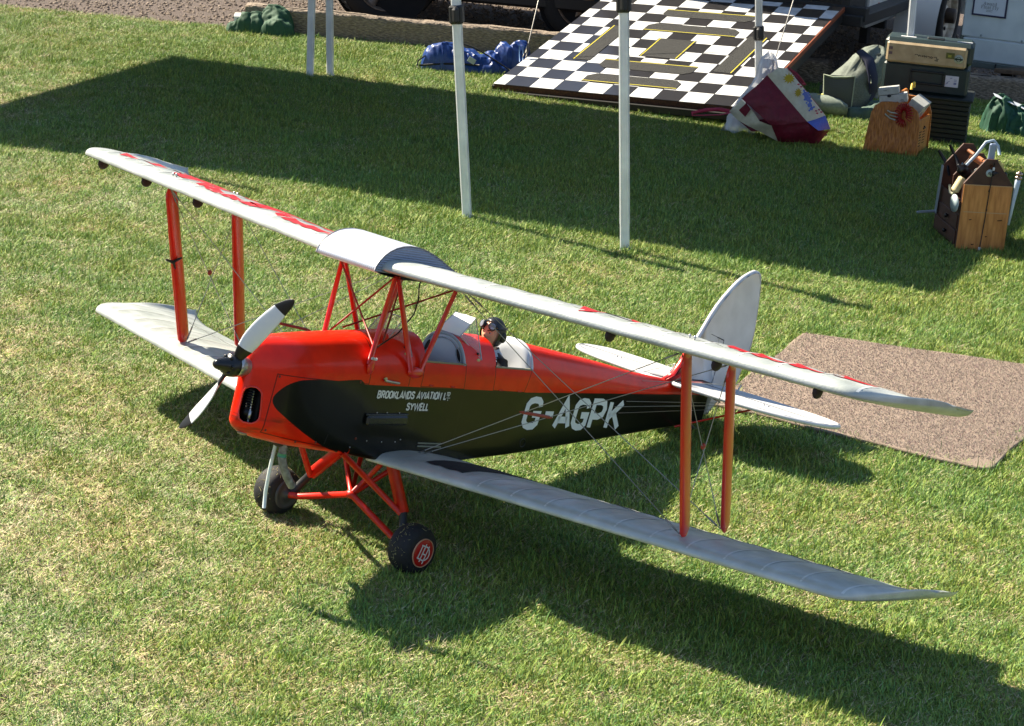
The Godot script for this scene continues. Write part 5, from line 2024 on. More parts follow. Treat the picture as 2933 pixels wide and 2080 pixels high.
	for i in 9:
		var row := PackedVector3Array()
		for j in 9:
			var u := i / 8.0; var v := j / 8.0
			var p: Vector3 = pk[0].lerp(pk[1], u).lerp(pk[3].lerp(pk[2], u), v)
			row.append(p + v3(0, 0, .022 * sin(PI * u) * sin(PI * v)))
		rows.append(row)
	rows_mesh(st, rows)
	obj("front_pocket", st, gry2, t)
	st = ST()
	tube(st, [pk[3], pk[0], pk[0].lerp(pk[1], .3) + v3(0, -.012, .008), pk[0].lerp(pk[1], .7) + v3(0, -.008, .008), pk[1], pk[2], pk[3]], .006, 6)
	obj("pocket_piping", st, mat(Color(.62, .66, .56), .7), t)
	st = ST()
	tube(st, [v3(.02, .385, -.03), v3(.075, .345, .035), v3(.105, .25, .075), v3(.115, .16, .085), v3(.10, .10, .08)], [.03, .038, .036, .032, .02], 10, true, v3(1, 0, 0), .35)
	obj("shoulder_strap", st, mat(Color(.07, .09, .20), .6), t)
	st = ST()
	tube(st, [v3(.06, .30, .055), v3(.085, .255, .085), v3(.095, .21, .092)], .006, 6)
	obj("strap_edge", st, mat(Color(.75, .76, .62), .6), t)
	st = ST()
	tube(st, [v3(.13, .37, -.04), v3(.165, .28, -.02), v3(.165, .18, .0), v3(.14, .11, .02)], [.03, .035, .03, .02], 10, true, v3(1, 0, 0), .5)
	obj("side_flap", st, mat(Color(.50, .50, .44), .8), t)
	st = ST()
	rows = []
	for q in [[-.40, .095, .10, .055], [-.33, .10, .12, .060], [-.25, .105, .135, .062], [-.17, .10, .15, .058], [-.10, .09, .165, .05], [-.05, .075, .17, .035]]:
		var ring := PackedVector3Array()
		for j in 18:
			var a := TAU * j / 18
			var f := 1.0 + .1 * sin(a * 3 + q[0] * 20)
			ring.append(v3(q[0], maxf(.0, q[1] * .62 + sin(a) * q[3] * f), q[2] + cos(a) * q[3] * 1.25 * f))
		rows.append(ring)
	rows_mesh(st, rows, true)
	cap(st, rows[-1]); cap(st, rows[0])
	obj("sleeve", st, mat(Color(.56, .60, .55), .8, 0, noise_tex(309, .08, Color(1, 1, 1), Color(.78, .8, .78), 64), 9.0), t)
	st = ST()
	heap(st, [[.07, .16, .075, .14, .07, 2, .5], [.14, .12, .10, .09, .09, 2, .5]], 44, .02, 6.0, Vector4(-.1, .02, .26, .26), 40, 30)
	obj("base_cloth", st, mat(Color(.30, .38, .33), .8), t)
	st = ST()
	tube(st, [v3(-.20, .12, .13), v3(-.235, .115, .14), v3(-.26, .105, .145)], [.012, .010, .004], 8)
	obj("yellow_cord", st, mat(Color(.75, .72, .30), .6), t)

	build_shopping_bag()

# slumped tote bag; panels given as corners across the view (a), height (y) and nearness (b)
func build_shopping_bag() -> void:
	var t := thing("shopping_bag", "maroon and cream shopping bag with printed flowers slumped on the grass by the ramp", "bag", v3(6.645, 0, -2.882))
	t.basis = face_basis(0.0)
	var K := .000402
	var pt := func(x: float, y: float, b: float) -> Vector3:     # picture-like corner of the bag in its own plane
		return v3((x - 1400.0) * K, maxf(.002, (1350.0 - y) * K * 1.05 + b * .30), b)
	var mar := mat(Color(.47, .075, .17), .6, 0, noise_tex(311, .03, Color(1, 1, 1), Color(.78, .75, .78), 128), 7.0, bump_tex(312, .03, 6.0, 128), .5)
	var crm := mat(Color(.82, .81, .72), .6, 0, noise_tex(313, .03, Color(1, 1, 1), Color(.9, .88, .85), 128), 7.0, bump_tex(312, .03, 6.0, 128), .5)
	var blu := mat(Color(.36, .46, .78), .6, 0, noise_tex(314, .1, Color(1, 1, 1), Color(.7, .78, .95), 64), 12.0)
	var sheet := func(called: String, q: Array, m: Material, bulge := .03, parent: Node = null, lift := 0.0) -> MeshInstance3D:
		# q = corners going round; patch between q[0]-q[1] and q[3]-q[2]
		var st := ST()
		var rows := []
		for i in 13:
			var row := PackedVector3Array()
			for j in 13:
				var u := i / 12.0; var v := j / 12.0
				var p: Vector3 = q[0].lerp(q[1], u).lerp(q[3].lerp(q[2], u), v)
				p.z += bulge * sin(PI * clampf(u, 0, 1)) * .5 + bulge * sin(PI * v) * .5 + lift + .006 * sin(p.x * 34.0 + p.y * 21.0) + .005 * sin(p.y * 47.0 - p.x * 18.0)
				row.append(p)
			rows.append(row)
		rows_mesh(st, rows)
		return obj(called, st, m, t if parent == null else parent)
	sheet.call("maroon_panel", [pt.call(1140, 440, .0), pt.call(1740, 1060, .10), pt.call(1240, 1150, .11), pt.call(800, 800, .05)], mar, .035)
	sheet.call("maroon_panel", [pt.call(1240, 1150, .11), pt.call(1740, 1060, .10), pt.call(1960, 1325, .02), pt.call(1385, 1338, .03)], mar, .018)
	sheet.call("maroon_panel", [pt.call(1740, 1060, .10), pt.call(1915, 1165, .09), pt.call(2115, 1130, .0), pt.call(1960, 1325, .02)], mar, .012)
	var band: MeshInstance3D = sheet.call("cream_band", [pt.call(1140, 440, .0), pt.call(1740, 1060, .10), pt.call(2020, 940, .03), pt.call(1290, 310, -.03)], crm, .03)
	sheet.call("blue_corner", [pt.call(1740, 1060, .10), pt.call(1915, 1165, .09), pt.call(2125, 1110, .0), pt.call(2015, 940, .03)], blu, .012)
	sheet.call("cream_band_top", [pt.call(1290, 310, -.03), pt.call(2020, 940, .03), pt.call(1930, 810, -.03), pt.call(1440, 300, -.07)], crm, .02)
	sheet.call("maroon_edge", [pt.call(1440, 300, -.07), pt.call(1930, 815, -.03), pt.call(1950, 770, -.09), pt.call(1460, 285, -.12)], mar, .01)
	sheet.call("cream_base", [pt.call(800, 805, .05), pt.call(935, 940, .10), pt.call(760, 1085, .05), pt.call(655, 965, .0)], crm, .01)
	sheet.call("cream_base", [pt.call(935, 940, .10), pt.call(1070, 1105, .11), pt.call(1000, 1192, .06), pt.call(760, 1085, .05)], crm, .008)
	sheet.call("cream_base", [pt.call(1070, 1105, .11), pt.call(1240, 1150, .11), pt.call(1385, 1338, .03), pt.call(1000, 1192, .06)], crm, .008)
	# the far side and the ground side close the bag
	sheet.call("back_panel", [pt.call(1140, 440, -.04), pt.call(1460, 285, -.14), pt.call(1950, 900, -.20), pt.call(800, 1000, -.16)], mar, -.05)
	sheet.call("back_panel", [pt.call(800, 1000, -.16), pt.call(1950, 900, -.20), pt.call(2115, 1200, -.03), pt.call(1000, 1220, .0)], mar, -.03)
	# printed flowers, grapes and a maroon patch
	var decal := func(called: String, x: float, y: float, b: float, rx: float, ry: float, c: Color, ray := 0.0, n := 22) -> void:
		var st := ST()
		var ring := PackedVector3Array()
		for k in n:
			var a := TAU * k / n
			var f := 1.0 + ray * (1.0 if k % 2 == 0 else -1.0)
			ring.append(pt.call(x, y, b) + v3(cos(a) * rx * f, sin(a) * ry * f, .0))
		cap(st, ring)
		obj(called, st, mat(c, .6), band)
	decal.call("yellow_flower", 1440, 480, .046, .030, .026, Color(.70, .62, .12), .28)
	decal.call("yellow_flower", 1580, 670, .072, .018, .024, Color(.66, .58, .15), .28)
	rng.seed = 63
	for k in 70:
		var f := rng.randf(); var g := rng.randfn(0, .3)
		decal.call("grape_print", 1650 + f * 150 + g * 40, 640 + f * 240 - g * 60, .083 + f * .015, .006, .006, Color(.38, .46, .76), 0.0, 8)
	for q in [[1570, 560], [1610, 590], [1640, 545], [1860, 900], [1900, 880], [1935, 910], [1880, 930]]:
		decal.call("pink_print", q[0], q[1], .075, .008, .005, Color(.72, .25, .35), .3, 10)
	var st := ST(false)
	var c4 := [pt.call(855, 870, .105), pt.call(925, 955, .118), pt.call(865, 1055, .088), pt.call(770, 965, .075)]
	quad(st, c4[0], c4[1], c4[2], c4[3])
	obj("maroon_patch", st, mar, band)
	# handles
	st = ST()
	tube(st, [pt.call(660, 965, .0), pt.call(500, 965, .05), pt.call(300, 1000, .09), pt.call(110, 1060, .12), pt.call(110, 1095, .12), pt.call(300, 1085, .14), pt.call(500, 1060, .12), pt.call(650, 1000, .04)], .011, 8, true, v3(0, 1, 0), .35)
	obj("handle", st, mat(Color(.62, .14, .26), .6), t)
	st = ST()
	tube(st, [pt.call(1440, 300, -.07), pt.call(1560, 380, -.03), pt.call(1700, 530, -.02), pt.call(1640, 480, -.06), pt.call(1480, 320, -.1)], .008, 8, true, v3(0, 1, 0), .35)
	obj("handle", st, mat(Color(.50, .10, .20), .6), t)
	# clear carrier bag bunched behind it
	var pb := thing("plastic_bag", "crumpled clear plastic bag behind the top of the red shopping bag", "plastic bag", v3(6.69, 0, -2.95))
	pb.basis = face_basis()
	var film := mat(Color(.90, .92, .97, .45), .2)
	film.transparency = BaseMaterial3D.TRANSPARENCY_ALPHA
	st = ST()
	cloth_noise.seed = 8; cloth_noise.frequency = 9.0
	var rows := []
	for k in [[.02, -.18, .08], [.10, -.16, .085], [.20, -.12, .075], [.28, -.08, .06], [.34, -.06, .055], [.40, -.06, .05], [.45, -.055, .035], [.475, -.05, .01]]:
		var ring := PackedVector3Array()
		for j in 30:
			var a := TAU * j / 30
			var f := 1.0 + .5 * cloth_noise.get_noise_2d(a * .12, k[0])
			ring.append(v3(k[1] + cos(a) * k[2] * f, k[0] + .012 * sin(a * 5.0 + k[0] * 40.0), -.12 + sin(a) * .05 * f))
		rows.append(ring)
	rows_mesh(st, rows, true)
	obj("film", st, film, pb)

func build_boxes() -> void:
	var st: SurfaceTool
	# ---- dark green crate and the tool chest standing on it
	var cr := v3(7.533, 0, -2.470)
	var xd := v3(.47, 0, .88).normalized()      # along the crate's front
	var bb := Basis(xd, Vector3.UP, xd.cross(Vector3.UP)).orthonormalized()
	var crate := thing("green_crate", "dark green plastic crate under the tool chest", "crate", cr - bb.z * .19)
	crate.basis = bb
	var dg := mat(Color(.06, .10, .085), .6, 0, noise_tex(321, .03, Color(1, 1, 1), Color(.8, .8, .8), 64), 5.0)
	st = ST(false)
	for i in 9: box(st, v3(0, .018 + i * .028, 0), v3(.50 - (i % 2) * .004, .027, .36 - (i % 2) * .004), Basis(), .004)
	obj("crate_walls", st, dg, crate)
	st = ST(false)
	box(st, v3(0, .262, 0), v3(.53, .018, .39), Basis(), .006)
	obj("crate_lid", st, dg, crate)
	var chest := thing("tool_chest", "green tool chest with beige lid band and stickers standing on the dark green crate", "toolbox", cr - bb.z * .20 + v3(0, .271, 0))
	chest.basis = bb
	var tg := mat(Color(.10, .185, .18), .45, 0, noise_tex(322, .03, Color(1, 1, 1), Color(.82, .82, .82), 64), 5.0)
	var beige := mat(Color(.74, .66, .53), .5, 0, noise_tex(323, .02, Color(1, 1, 1), Color(.86, .84, .8), 128), 5.0)
	st = ST(false)
	box(st, v3(-.03, .085, 0), v3(.50, .17, .26), Basis(), .014)
	obj("chest_body", st, tg, chest)
	st = ST(false)
	box(st, v3(-.03, .245, -.012), v3(.515, .13, .26), Basis(), .020)
	obj("chest_lid", st, tg, chest)
	st = ST(false)
	box(st, v3(-.04, .228, .118), v3(.47, .122, .03), Basis(), .012)
	obj("lid_band", st, beige, chest)
	st = ST(false)
	for e in [[v3(-.02, .130, .133), v3(.20, .014, .02)], [v3(-.02, .060, .133), v3(.20, .014, .02)], [v3(-.115, .095, .133), v3(.014, .06, .02)], [v3(.075, .095, .133), v3(.014, .06, .02)]]:
		box(st, e[0], e[1], Basis(), .004)
	obj("latch_frame", st, mat(Color(.05, .08, .08), .5), chest)
	st = ST(false)
	box(st, v3(.0, .313, .02), v3(.10, .012, .05), Basis(), .004)
	obj("lid_handle", st, mat(Color(.05, .08, .08), .5), chest)
	for q in [[.098, .238, Color(.36, .36, .13), .05, .035]]:
		st = ST(false)
		box(st, v3(q[0], q[1], .1345), v3(q[3], q[4], .002))
		var sk := obj("yellow_green_sticker", st, mat(q[2], .5), chest)
		st = ST(false)
		box(st, v3(q[0] - .003, q[1] - .002, .1358), v3(.02, .014, .001))
		obj("sticker_print", st, mat(Color(.62, .60, .2), .5), sk)
	st = ST()
	lathe(st, v3(.148, .222, .1335), Vector3.BACK, [[0, .027], [.0012, .027], [.0012, 0]], 24)
	var rs := obj("round_sticker", st, mat(Color(.70, .72, .66), .5), chest)
	st = ST(false)
	var fl := func(p: Vector2) -> Vector3: return v3(p.x, p.y, .1356)
	stroke(st, [Vector2(.124, .222), Vector2(.172, .222)], .010, fl)
	stroke(st, [Vector2(.136, .215), Vector2(.136, .229)], .004, fl); stroke(st, [Vector2(.160, .215), Vector2(.160, .229)], .004, fl)
	var rg := []
	for k in 17: rg.append(Vector2(.148 + cos(TAU * k / 16) * .014, .222 + sin(TAU * k / 16) * .014))
	stroke(st, rg, .003, fl)
	obj("sticker_print", st, mat(Color(.12, .22, .16), .5), rs)
	st = ST(false)
	box(st, v3(.125, .088, .1315), v3(.078, .066, .003), Basis(), .001)
	var lb := obj("paper_label", st, mat(Color(.78, .78, .84), .5), chest)
	st = ST(false)
	for q in [[.098, .075, .018, .004, .6], [.105, .085, .02, .003, .5], [.145, .10, .016, .003, 0], [.145, .092, .016, .003, 0], [.145, .078, .016, .012, 0], [.12, .108, .012, .004, .3]]:
		box(st, v3(q[0], q[1], .1335), v3(q[2], q[3], .001), Basis(v3(0, 0, 1), q[4]))
	obj("label_print", st, mat(Color(.42, .45, .62), .6), lb)
	# upside-down handwriting on the band
	st = ST(false)
	var ink := [[Vector2(.035, .212), Vector2(.010, .200), Vector2(.028, .199), Vector2(.018, .222), Vector2(.004, .219)], [Vector2(-.002, .217), Vector2(-.012, .222), Vector2(-.016, .214), Vector2(-.006, .211), Vector2(-.002, .217)], [Vector2(-.020, .212), Vector2(-.022, .221), Vector2(-.034, .222)], [Vector2(-.038, .212), Vector2(-.040, .223), Vector2(-.050, .215), Vector2(-.052, .224), Vector2(-.062, .216), Vector2(-.064, .225)], [Vector2(-.070, .216), Vector2(-.080, .224), Vector2(-.084, .216), Vector2(-.092, .226), Vector2(-.104, .226), Vector2(-.108, .220)]]
	for l in ink: stroke(st, l, .0028, fl)
	obj("handwriting", st, mat(Color(.14, .11, .09), .7), chest)
	st = ST(false)
	for q in [[-.25, .25], [-.25, .22]]: box(st, v3(q[0], q[1], .1345), v3(.022, .016, .002))
	obj("side_sticker", st, mat(Color(.42, .33, .34), .6), chest)
	for x in [-.16, .17]:
		st = ST(false)
		box(st, v3(x, .311, .03), v3(.09, .003, .028), Basis(), .001)
		obj("lid_sticker", st, mat(Color(.82, .82, .82), .5), chest)

	# ---- arched wooden box with louvred sides
	var oak := mat(Color.WHITE, .5, 0, noise_tex(331, .018, lin(.24, .070, .012), lin(.66, .26, .055), 512, 5, lin(.44, .155, .03)), 1.0, bump_tex(332, .05, 3.0, 128), .5)
	oak.uv1_scale = v3(10.0, 1.6, 10.0)
	var w1 := v3(6.985, 0, -2.345)
	var fx := v3(.34, 0, .94).normalized()
	var wb := thing("arched_wooden_box", "varnished wooden field box with arched ends and slotted side, in front of the green crate", "toolbox", w1)
	wb.basis = Basis(fx, Vector3.UP, fx.cross(Vector3.UP)).orthonormalized()     # x along the front end, z towards the viewer
	var arch := PackedVector2Array([Vector2(-.158, 0), Vector2(.152, 0), Vector2(.150, .12), Vector2(.146, .215), Vector2(.128, .262), Vector2(.095, .287), Vector2(.05, .298), Vector2(-.03, .300), Vector2(-.085, .292), Vector2(-.118, .268), Vector2(-.136, .225), Vector2(-.148, .12)])
	for z in [-.006, -.335]:
		st = ST(false)
		plate(st, arch, .013, .002, func(a: float, b: float, d: float) -> Vector3: return v3(a, b, z + d))
		obj("end_board", st, oak, wb)
	for x in [-.135, .135]:
		st = ST(false)
		box(st, v3(x, .105, -.17), v3(.012, .205, .316), Basis(), .002)
		obj("side_board", st, oak, wb)
	st = ST(false)
	box(st, v3(0, .015, -.17), v3(.26, .012, .316), Basis(), .002)
	obj("bottom_board", st, oak, wb)
	st = ST(false)
	plate(st, PackedVector2Array([Vector2(-.316, .20), Vector2(-.02, .20), Vector2(-.02, .29), Vector2(-.06, .335), Vector2(-.10, .35), Vector2(-.24, .35), Vector2(-.28, .335), Vector2(-.316, .29)]), .014, .003, func(a: float, b: float, d: float) -> Vector3: return v3(.0 + d, b, a))
	obj("middle_board", st, oak, wb)
	for i in 2:
		for k in 6:
			st = ST(false)
			box(st, v3(.1415, .055 + k * .016 + i * .006, -.085 - i * .105), v3(.002, .005, .06), Basis(v3(1, 0, 0), -.04), .0008)
			obj("louvre_slot", st, mat(Color(.03, .02, .015), .9), wb)
	st = ST()
	tube(st, [v3(.143, .155, -.18), v3(.15, .15, -.17), v3(.143, .145, -.155)], .005, 6)
	obj("turn_catch", st, mat(Color(.2, .13, .07), .5), wb)
	st = ST()
	tube(st, [v3(.03, .345, -.24), v3(.03, .375, -.25), v3(.03, .378, -.30), v3(.03, .35, -.31)], .008, 8)
	obj("yellow_handle", st, mat(Color(.85, .70, .22), .4), wb)
	# cartons and hose inside it
	var card := mat(Color(.74, .74, .72), .7, 0, noise_tex(335, .04, Color(1, 1, 1), Color(.88, .88, .86), 64), 8.0)
	var cb := wb.basis * Basis(v3(0, 0, 1), .22) * Basis(Vector3.UP, .15)
	var c1 := thing("white_carton", "white carton with a thumb hole tilted on top of the arched wooden box", "box", w1 + wb.basis * v3(-.035, .322, -.075))
	c1.basis = cb
	st = ST(false)
	box(st, v3(0, -.012, 0), v3(.155, .048, .10), Basis(), .002)
	obj("carton", st, card, c1)
	st = ST(false)
	box(st, v3(-.022, .034, -.005), v3(.115, .038, .105), Basis(), .002)
	obj("carton_lid", st, card, c1)
	st = ST()
	ellipsoid(st, v3(-.02, .008, .0505), v3(.012, .009, .001), 12)
	obj("thumb_hole", st, mat(Color(.12, .12, .14), .8), c1)
	st = ST(false)
	for q in [[.05, -.02, .018], [.048, -.026, .024], [.055, -.032, .02], [-.04, .04, .02]]: box(st, v3(q[0], q[1], .0512), v3(q[2], .0025, .001))
	obj("carton_print", st, mat(Color(.35, .35, .36), .7), c1)
	var c2 := thing("white_carton", "white carton with black arrow marks inside the arched wooden box", "box", w1 + wb.basis * v3(.085, .255, -.17))
	c2.basis = wb.basis * Basis(Vector3.UP, .0) * Basis(v3(0, 0, 1), -.5)
	st = ST(false)
	box(st, Vector3.ZERO, v3(.085, .11, .21), Basis(), .002)
	obj("carton", st, card, c2)
	st = ST(false)
	for q in [[.0, .06], [.03, -.03], [-.01, -.02]]: box(st, v3(.0435, q[0], q[1]), v3(.001, .008, .04), Basis(v3(1, 0, 0), .6))
	obj("carton_print", st, mat(Color(.10, .10, .14), .7), c2)
	var hose := thing("coiled_red_hose", "coiled red air hose hanging over the arched wooden box", "hose", w1 + wb.basis * v3(.055, .232, .022))
	hose.basis = wb.basis
	st = ST()
	var coil := []
	for k in 20 * 10:
		var a := k / 10.0 * TAU
		var f := k / 200.0
		var th := lerpf(-.5, 5.1, f)
		var c := v3(cos(th) * .033, sin(th) * .048 + .005, .0)
		var rad := v3(cos(th), sin(th), 0)
		coil.append(c + rad * cos(a) * .020 + v3(0, 0, 1) * sin(a) * .016)
	tube(st, coil, .0030, 6)
	obj("hose", st, mat(Color(.62, .05, .07), .35), hose)
	st = ST()
	tube(st, [v3(-.03, .01, .0), v3(-.075, .012, .006), v3(-.095, .02, .004)], .004, 6)
	tube(st, [v3(-.03, -.03, .006), v3(-.07, -.022, .008), v3(-.10, -.005, .004), v3(-.105, .0, .002)], .005, 6)
	tube(st, [v3(-.03, -.01, .004), v3(-.08, -.005, .006)], .003, 6)
	obj("hose_fitting", st, mat(Color(.72, .72, .66), .35, .4), hose)

	# ---- tall wooden toolbox with pointed ends
	var ply := mat(Color.WHITE, .6, 0, noise_tex(341, .02, lin(.38, .14, .03), lin(.66, .29, .08), 256, 4, lin(.52, .21, .05)), 1.0)
	ply.uv1_scale = v3(8.0, 1.3, 8.0)
	var brn := mat(Color(.33, .20, .14), .55, 0, noise_tex(342, .03, Color(1, 1, 1), Color(.75, .72, .7), 64), 6.0)
	var w2 := v3(5.328, 0, -.80)
	var gx := v3(.73, 0, .68).normalized()
	var tb := thing("pointed_wooden_toolbox", "tall wooden tool tote with gabled brown topped ends, at the right edge of the picture", "toolbox", w2)
	tb.basis = Basis(gx, Vector3.UP, gx.cross(Vector3.UP)).orthonormalized()
	var hw := .118
	var gable := PackedVector2Array([Vector2(-hw, .002), Vector2(hw, .002), Vector2(hw, .318), Vector2(.025, .437), Vector2(-.025, .437), Vector2(-hw, .318)])
	for z in [-.006, -.375]:
		st = ST(false)
		plate(st, gable, .012, .0015, func(a: float, b: float, d: float) -> Vector3: return v3(a, b, z + d))
		obj("end_board", st, brn, tb)
	st = ST(false)
	box(st, v3(0, .158, .0022), v3(hw * 2 - .004, .312, .005), Basis(), .001)
	var face := obj("end_face", st, ply, tb)
	st = ST(false)
	box(st, v3(0, .314, .0052), v3(hw * 2 - .006, .004, .001)); box(st, v3(.0, .185, .0052), v3(hw * 1.75, .0035, .001))
	obj("scuff_line", st, mat(Color(.72, .58, .42), .7), face)
	st = ST()
	for q in [[.075, .150, .022], [-.065, .148, .010], [.02, .07, .008], [-.04, .03, .012]]:
		tube(st, [v3(q[0] - q[2] * .5, q[1], .005), v3(q[0] + q[2] * .5, q[1] + .002, .005)], .0022, 5)
	obj("scratch", st, mat(Color(.12, .07, .04), .8), face)
	st = ST()
	tube(st, [v3(.012, .425, .009), v3(.010, .38, .010), v3(.006, .30, .010), v3(.002, .15, .010), v3(-.004, .012, .010)], .0022, 6)
	for y in [.29, .20]: ellipsoid(st, v3(.004, y, .010), v3(.004, .005, .004), 8)
	obj("elastic_cord", st, mat(Color(.05, .05, .05), .6), tb)
	st = ST(false)
	box(st, v3(-.004, .013, .010), v3(.012, .016, .010), Basis(), .002)
	box(st, v3(.011, .395, .010), v3(.010, .016, .008), Basis(), .002)
	obj("cord_clip", st, mat(Color(.82, .82, .80), .5), tb)
	st = ST()
	lathe(st, v3(-.002, .372, .0), Vector3.BACK, [[0, .018], [.0015, .018], [.0015, 0]], 22)
	obj("round_sticker", st, mat(Color(.68, .72, .70), .5), tb)
	st = ST()
	var f3 := func(p: Vector2) -> Vector3: return v3(p.x, p.y, .0022)
	stroke(st, [Vector2(-.010, .366), Vector2(-.002, .378), Vector2(.004, .368)], .003, f3)
	stroke(st, [Vector2(-.010, .376), Vector2(.004, .362)], .003, f3)
	tube(st, [v3(.010, .372, .006), v3(.026, .376, .004), v3(.040, .374, .002)], [.012, .006, .002], 8)
	obj("sticker_print", st, mat(Color(.10, .10, .12), .5), tb)
	# sides with drawers, inner divider
	for s in [-1, 1]:
		st = ST(false)
		box(st, v3(s * (hw - .008), .12, -.19), v3(.010, .225, .355), Basis(), .002)
		obj("side_board", st, brn, tb)
	for y in [.055, .128]:
		st = ST(false)
		box(st, v3(-hw + .0005, y, -.19), v3(.010, .066, .335), Basis(), .002)
		var dr := obj("drawer", st, brn, tb)
		st = ST()
		lathe(st, v3(-hw - .002, y, -.16), Vector3.LEFT, [[0, .005], [.008, .006], [.010, .011], [.018, .009], [.020, 0]], 14)
		obj("drawer_knob", st, mat(Color(.03, .03, .035), .35), dr)
	st = ST(false)
	plate(st, gable, .010, .0015, func(a: float, b: float, d: float) -> Vector3: return v3(a * .93, .02 + b * .93, -.20 + d))
	obj("divider", st, brn, tb)
	st = ST()
	tube(st, [v3(0, .405, -.38), v3(0, .405, .0)], .010, 10)
	obj("carry_bar", st, mat(Color(.60, .36, .20), .6), tb)
	# tools in and on it
	var off := func(p: Vector3) -> Vector3: return w2 + tb.basis * p
	var it := thing("starter_tool", "black electric starter with pale looped lead in the pointed wooden toolbox", "tool", off.call(v3(-.055, .33, -.14)))
	it.basis = tb.basis * Basis(v3(0, 0, 1), .9)
	st = ST()
	lathe(st, Vector3.ZERO, Vector3.UP, [[-.06, 0], [-.06, .022], [-.03, .026], [.02, .027], [.035, .022], [.04, .028], [.055, .026], [.06, .012], [.075, .008], [.075, 0]], 20)
	obj("motor", st, mat(Color(.045, .045, .055), .3, .2), it)
	st = ST()
	var wb2 := tb.basis.inverse() * it.basis
	var inv := it.basis.inverse() * tb.basis
	tube(st, [inv * v3(-.03, .03, .0), inv * v3(.02, .10, .01), inv * v3(.055, .165, .02), inv * v3(.09, .175, .02), inv * v3(.115, .15, .02), inv * v3(.125, .11, .03)], .0075, 8)
	obj("lead", st, mat(Color(.66, .74, .80), .4), it)
	it = thing("metal_file", "pale blue steel bar standing up at the tip of the pointed wooden toolbox", "tool", off.call(v3(.005, .42, -.03)))
	it.basis = tb.basis
	st = ST(false)
	box(st, v3(0, .045, 0), v3(.030, .085, .018), Basis(Vector3.RIGHT, .1), .005)
	obj("bar", st, mat(Color(.62, .68, .80), .35, .4), it)
	st = ST()
	tube(st, [v3(.02, -.02, .02), v3(.028, .02, .02)], .003, 6)
	obj("tip", st, mat(Color(.6, .62, .6), .3, .6), it)
	it = thing("brush", "pale wooden handled brush lying on the right slope of the pointed wooden toolbox", "tool", off.call(v3(.058, .40, -.02)))
	it.basis = tb.basis * Basis(v3(0, 0, 1), -.95)
	st = ST(false)
	box(st, v3(-.005, 0, 0), v3(.062, .014, .020), Basis(), .004)
	obj("handle", st, mat(Color(.80, .72, .42), .5), it)
	st = ST()
	ellipsoid(st, v3(.04, -.004, 0), v3(.014, .012, .012), 10)
	obj("knob", st, mat(Color(.06, .06, .07), .4), it)
	it = thing("screwdriver", "clear screwdriver with chrome cap hanging at the right side of the pointed wooden toolbox", "tool", off.call(v3(.124, .13, -.005)))
	it.basis = tb.basis * Basis(v3(0, 0, 1), -.07)
	st = ST()
	lathe(st, Vector3.ZERO, Vector3.UP, [[0, 0], [0, .006], [.12, .009], [.19, .013], [.215, .013], [.22, .008], [.22, 0]], 14)
	obj("handle", st, mat(Color(.72, .78, .84), .25), it)
	for y in [.222, .240]:
		st = ST()
		lathe(st, v3(0, y, 0), Vector3.UP, [[0, 0], [0, .014], [.004, .0165], [.010, .0165], [.013, .008], [.017, .007], [.017, 0]], 16)
		obj("cap", st, mat(Color(.72, .62, .56), .25, .8), it)
	it = thing("masking_tape", "cream roll and white disc hanging over the left side of the pointed wooden toolbox", "tape", off.call(v3(-.125, .245, -.055)))
	it.basis = tb.basis
	st = ST(false)
	box(st, v3(.0, .055, .0), v3(.03, .075, .045), Basis(v3(0, 0, 1), -.45), .006)
	obj("cream_block", st, mat(Color(.80, .74, .55), .55), it)
	st = ST()
	lathe(st, v3(-.012, -.03, .02), v3(-1, 0, .15), [[0, 0], [0, .042], [.004, .042], [.004, 0]], 26)
	obj("disc", st, mat(Color(.66, .72, .72), .4), it)
	st = ST()
	tube(st, [v3(-.01, .03, -.10), v3(-.012, .0, -.07), v3(-.012, .005, -.02), v3(-.012, .03, 0)], .007, 8)
	obj("strap", st, mat(Color(.62, .62, .52), .5), it)
	it = thing("square_ruler", "steel try square standing at the rear left corner of the pointed wooden toolbox", "tool", off.call(v3(-.128, .10, -.335)))
	it.basis = tb.basis
	st = ST(false)
	box(st, v3(0, .115, 0), v3(.004, .235, .032), Basis(v3(0, 0, 1), -.03), .001)
	box(st, v3(-.045, .002, .0), v3(.10, .012, .010), Basis(v3(0, 0, 1), .12), .003)
	obj("blade", st, mat(Color(.66, .70, .76), .3, .6), it)
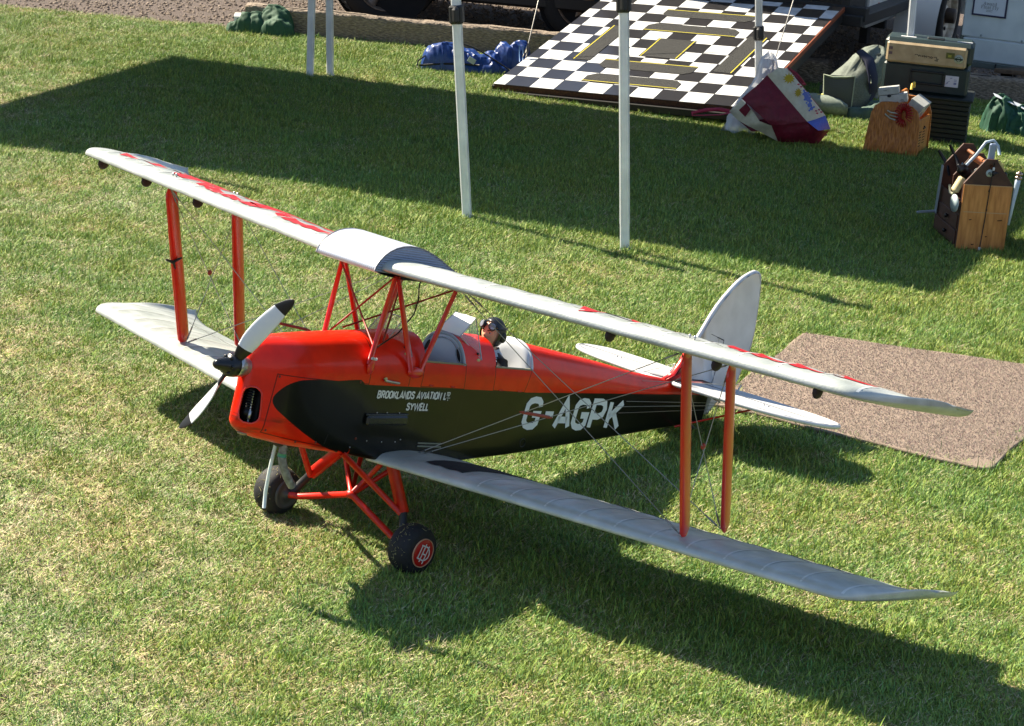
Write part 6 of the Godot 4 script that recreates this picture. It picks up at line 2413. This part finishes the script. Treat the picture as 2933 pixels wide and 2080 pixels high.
	for q in [[v3(-.05, .355, -.36), v3(-.082, .42, -.40), "black handled pliers leaning out at the back of the pointed wooden toolbox", "pliers"], [v3(-.09, .33, -.38), v3(-.125, .385, -.43), "black handled screwdriver leaning out at the rear left of the pointed wooden toolbox", "screwdriver"]]:
		it = thing("black_handled_tool", q[2], q[3], off.call(q[0]))
		it.basis = tb.basis
		st = ST()
		tube(st, [v3(.01, -.05, .03), Vector3.ZERO, q[1] - q[0]], [.006, .009, .007], 10)
		obj("grip", st, mat(Color(.06, .06, .075), .45), it)
		if q[3] == "pliers":
			st = ST()
			tube(st, [v3(.03, -.02, -.01), v3(.035, .03, -.03), v3(.055, .045, -.03), v3(.07, .03, -.02)], .005, 8)
			obj("wire_loop", st, mat(Color(.45, .62, .66), .4), it)
	it = thing("wooden_mallet", "orange wooden tool handle across the pointed wooden toolbox", "tool", off.call(v3(.0, .385, -.12)))
	it.basis = tb.basis
	st = ST()
	tube(st, [v3(-.05, .03, -.05), v3(-.0, .005, .0), v3(.035, -.01, .03)], [.012, .012, .010], 10)
	obj("handle", st, mat(Color(.72, .42, .25), .5), it)
	st = ST()
	ellipsoid(st, v3(-.02, -.03, .0), v3(.018, .014, .018), 12)
	obj("white_ball", st, mat(Color(.76, .80, .76), .4), it)

	# brown rounded rim of something at the right edge, and a board on the timber
	it = thing("brown_disc", "edge of a round brown leather case at the right border beside the toolbox", "case", v3(5.40, 0, -.49))
	it.basis = face_basis(.2)
	st = ST()
	lathe(st, v3(.0, .105, 0), v3(0, 0, 1), [[-.03, 0], [-.03, .085], [-.025, .10], [.0, .105], [.025, .10], [.03, .085], [.026, .06], [.026, 0]], 40)
	obj("case", st, mat(Color(.36, .22, .19), .6), it)
	it = thing("wooden_board", "weathered wooden board lying on the timber below the white trailer", "board", v3(9.66, .158, -2.98))
	it.basis = Basis(LOG_D, Vector3.UP, -LOG_N).orthonormalized()
	st = ST(false)
	plate(st, PackedVector2Array([Vector2(-.22, .04), Vector2(.35, .10), Vector2(.35, -.22), Vector2(.05, -.20)]), .03, .004, func(a: float, b: float, d: float) -> Vector3: return v3(a, .0 + d + .012, b))
	obj("board", st, mat(Color(.46, .38, .30), .8, 0, noise_tex(351, .05, Color(1, 1, 1), Color(.6, .58, .55), 64), 8.0), it)

func _ready() -> void:
	rng.seed = 1
	set_camera_and_light()
	build_ground()
	build_log()
	build_vehicles()
	build_canopies()
	build_ramp()
	build_rug()
	build_plane()
	build_pilot()
	build_bags()
	build_boxes()
	build_grass()
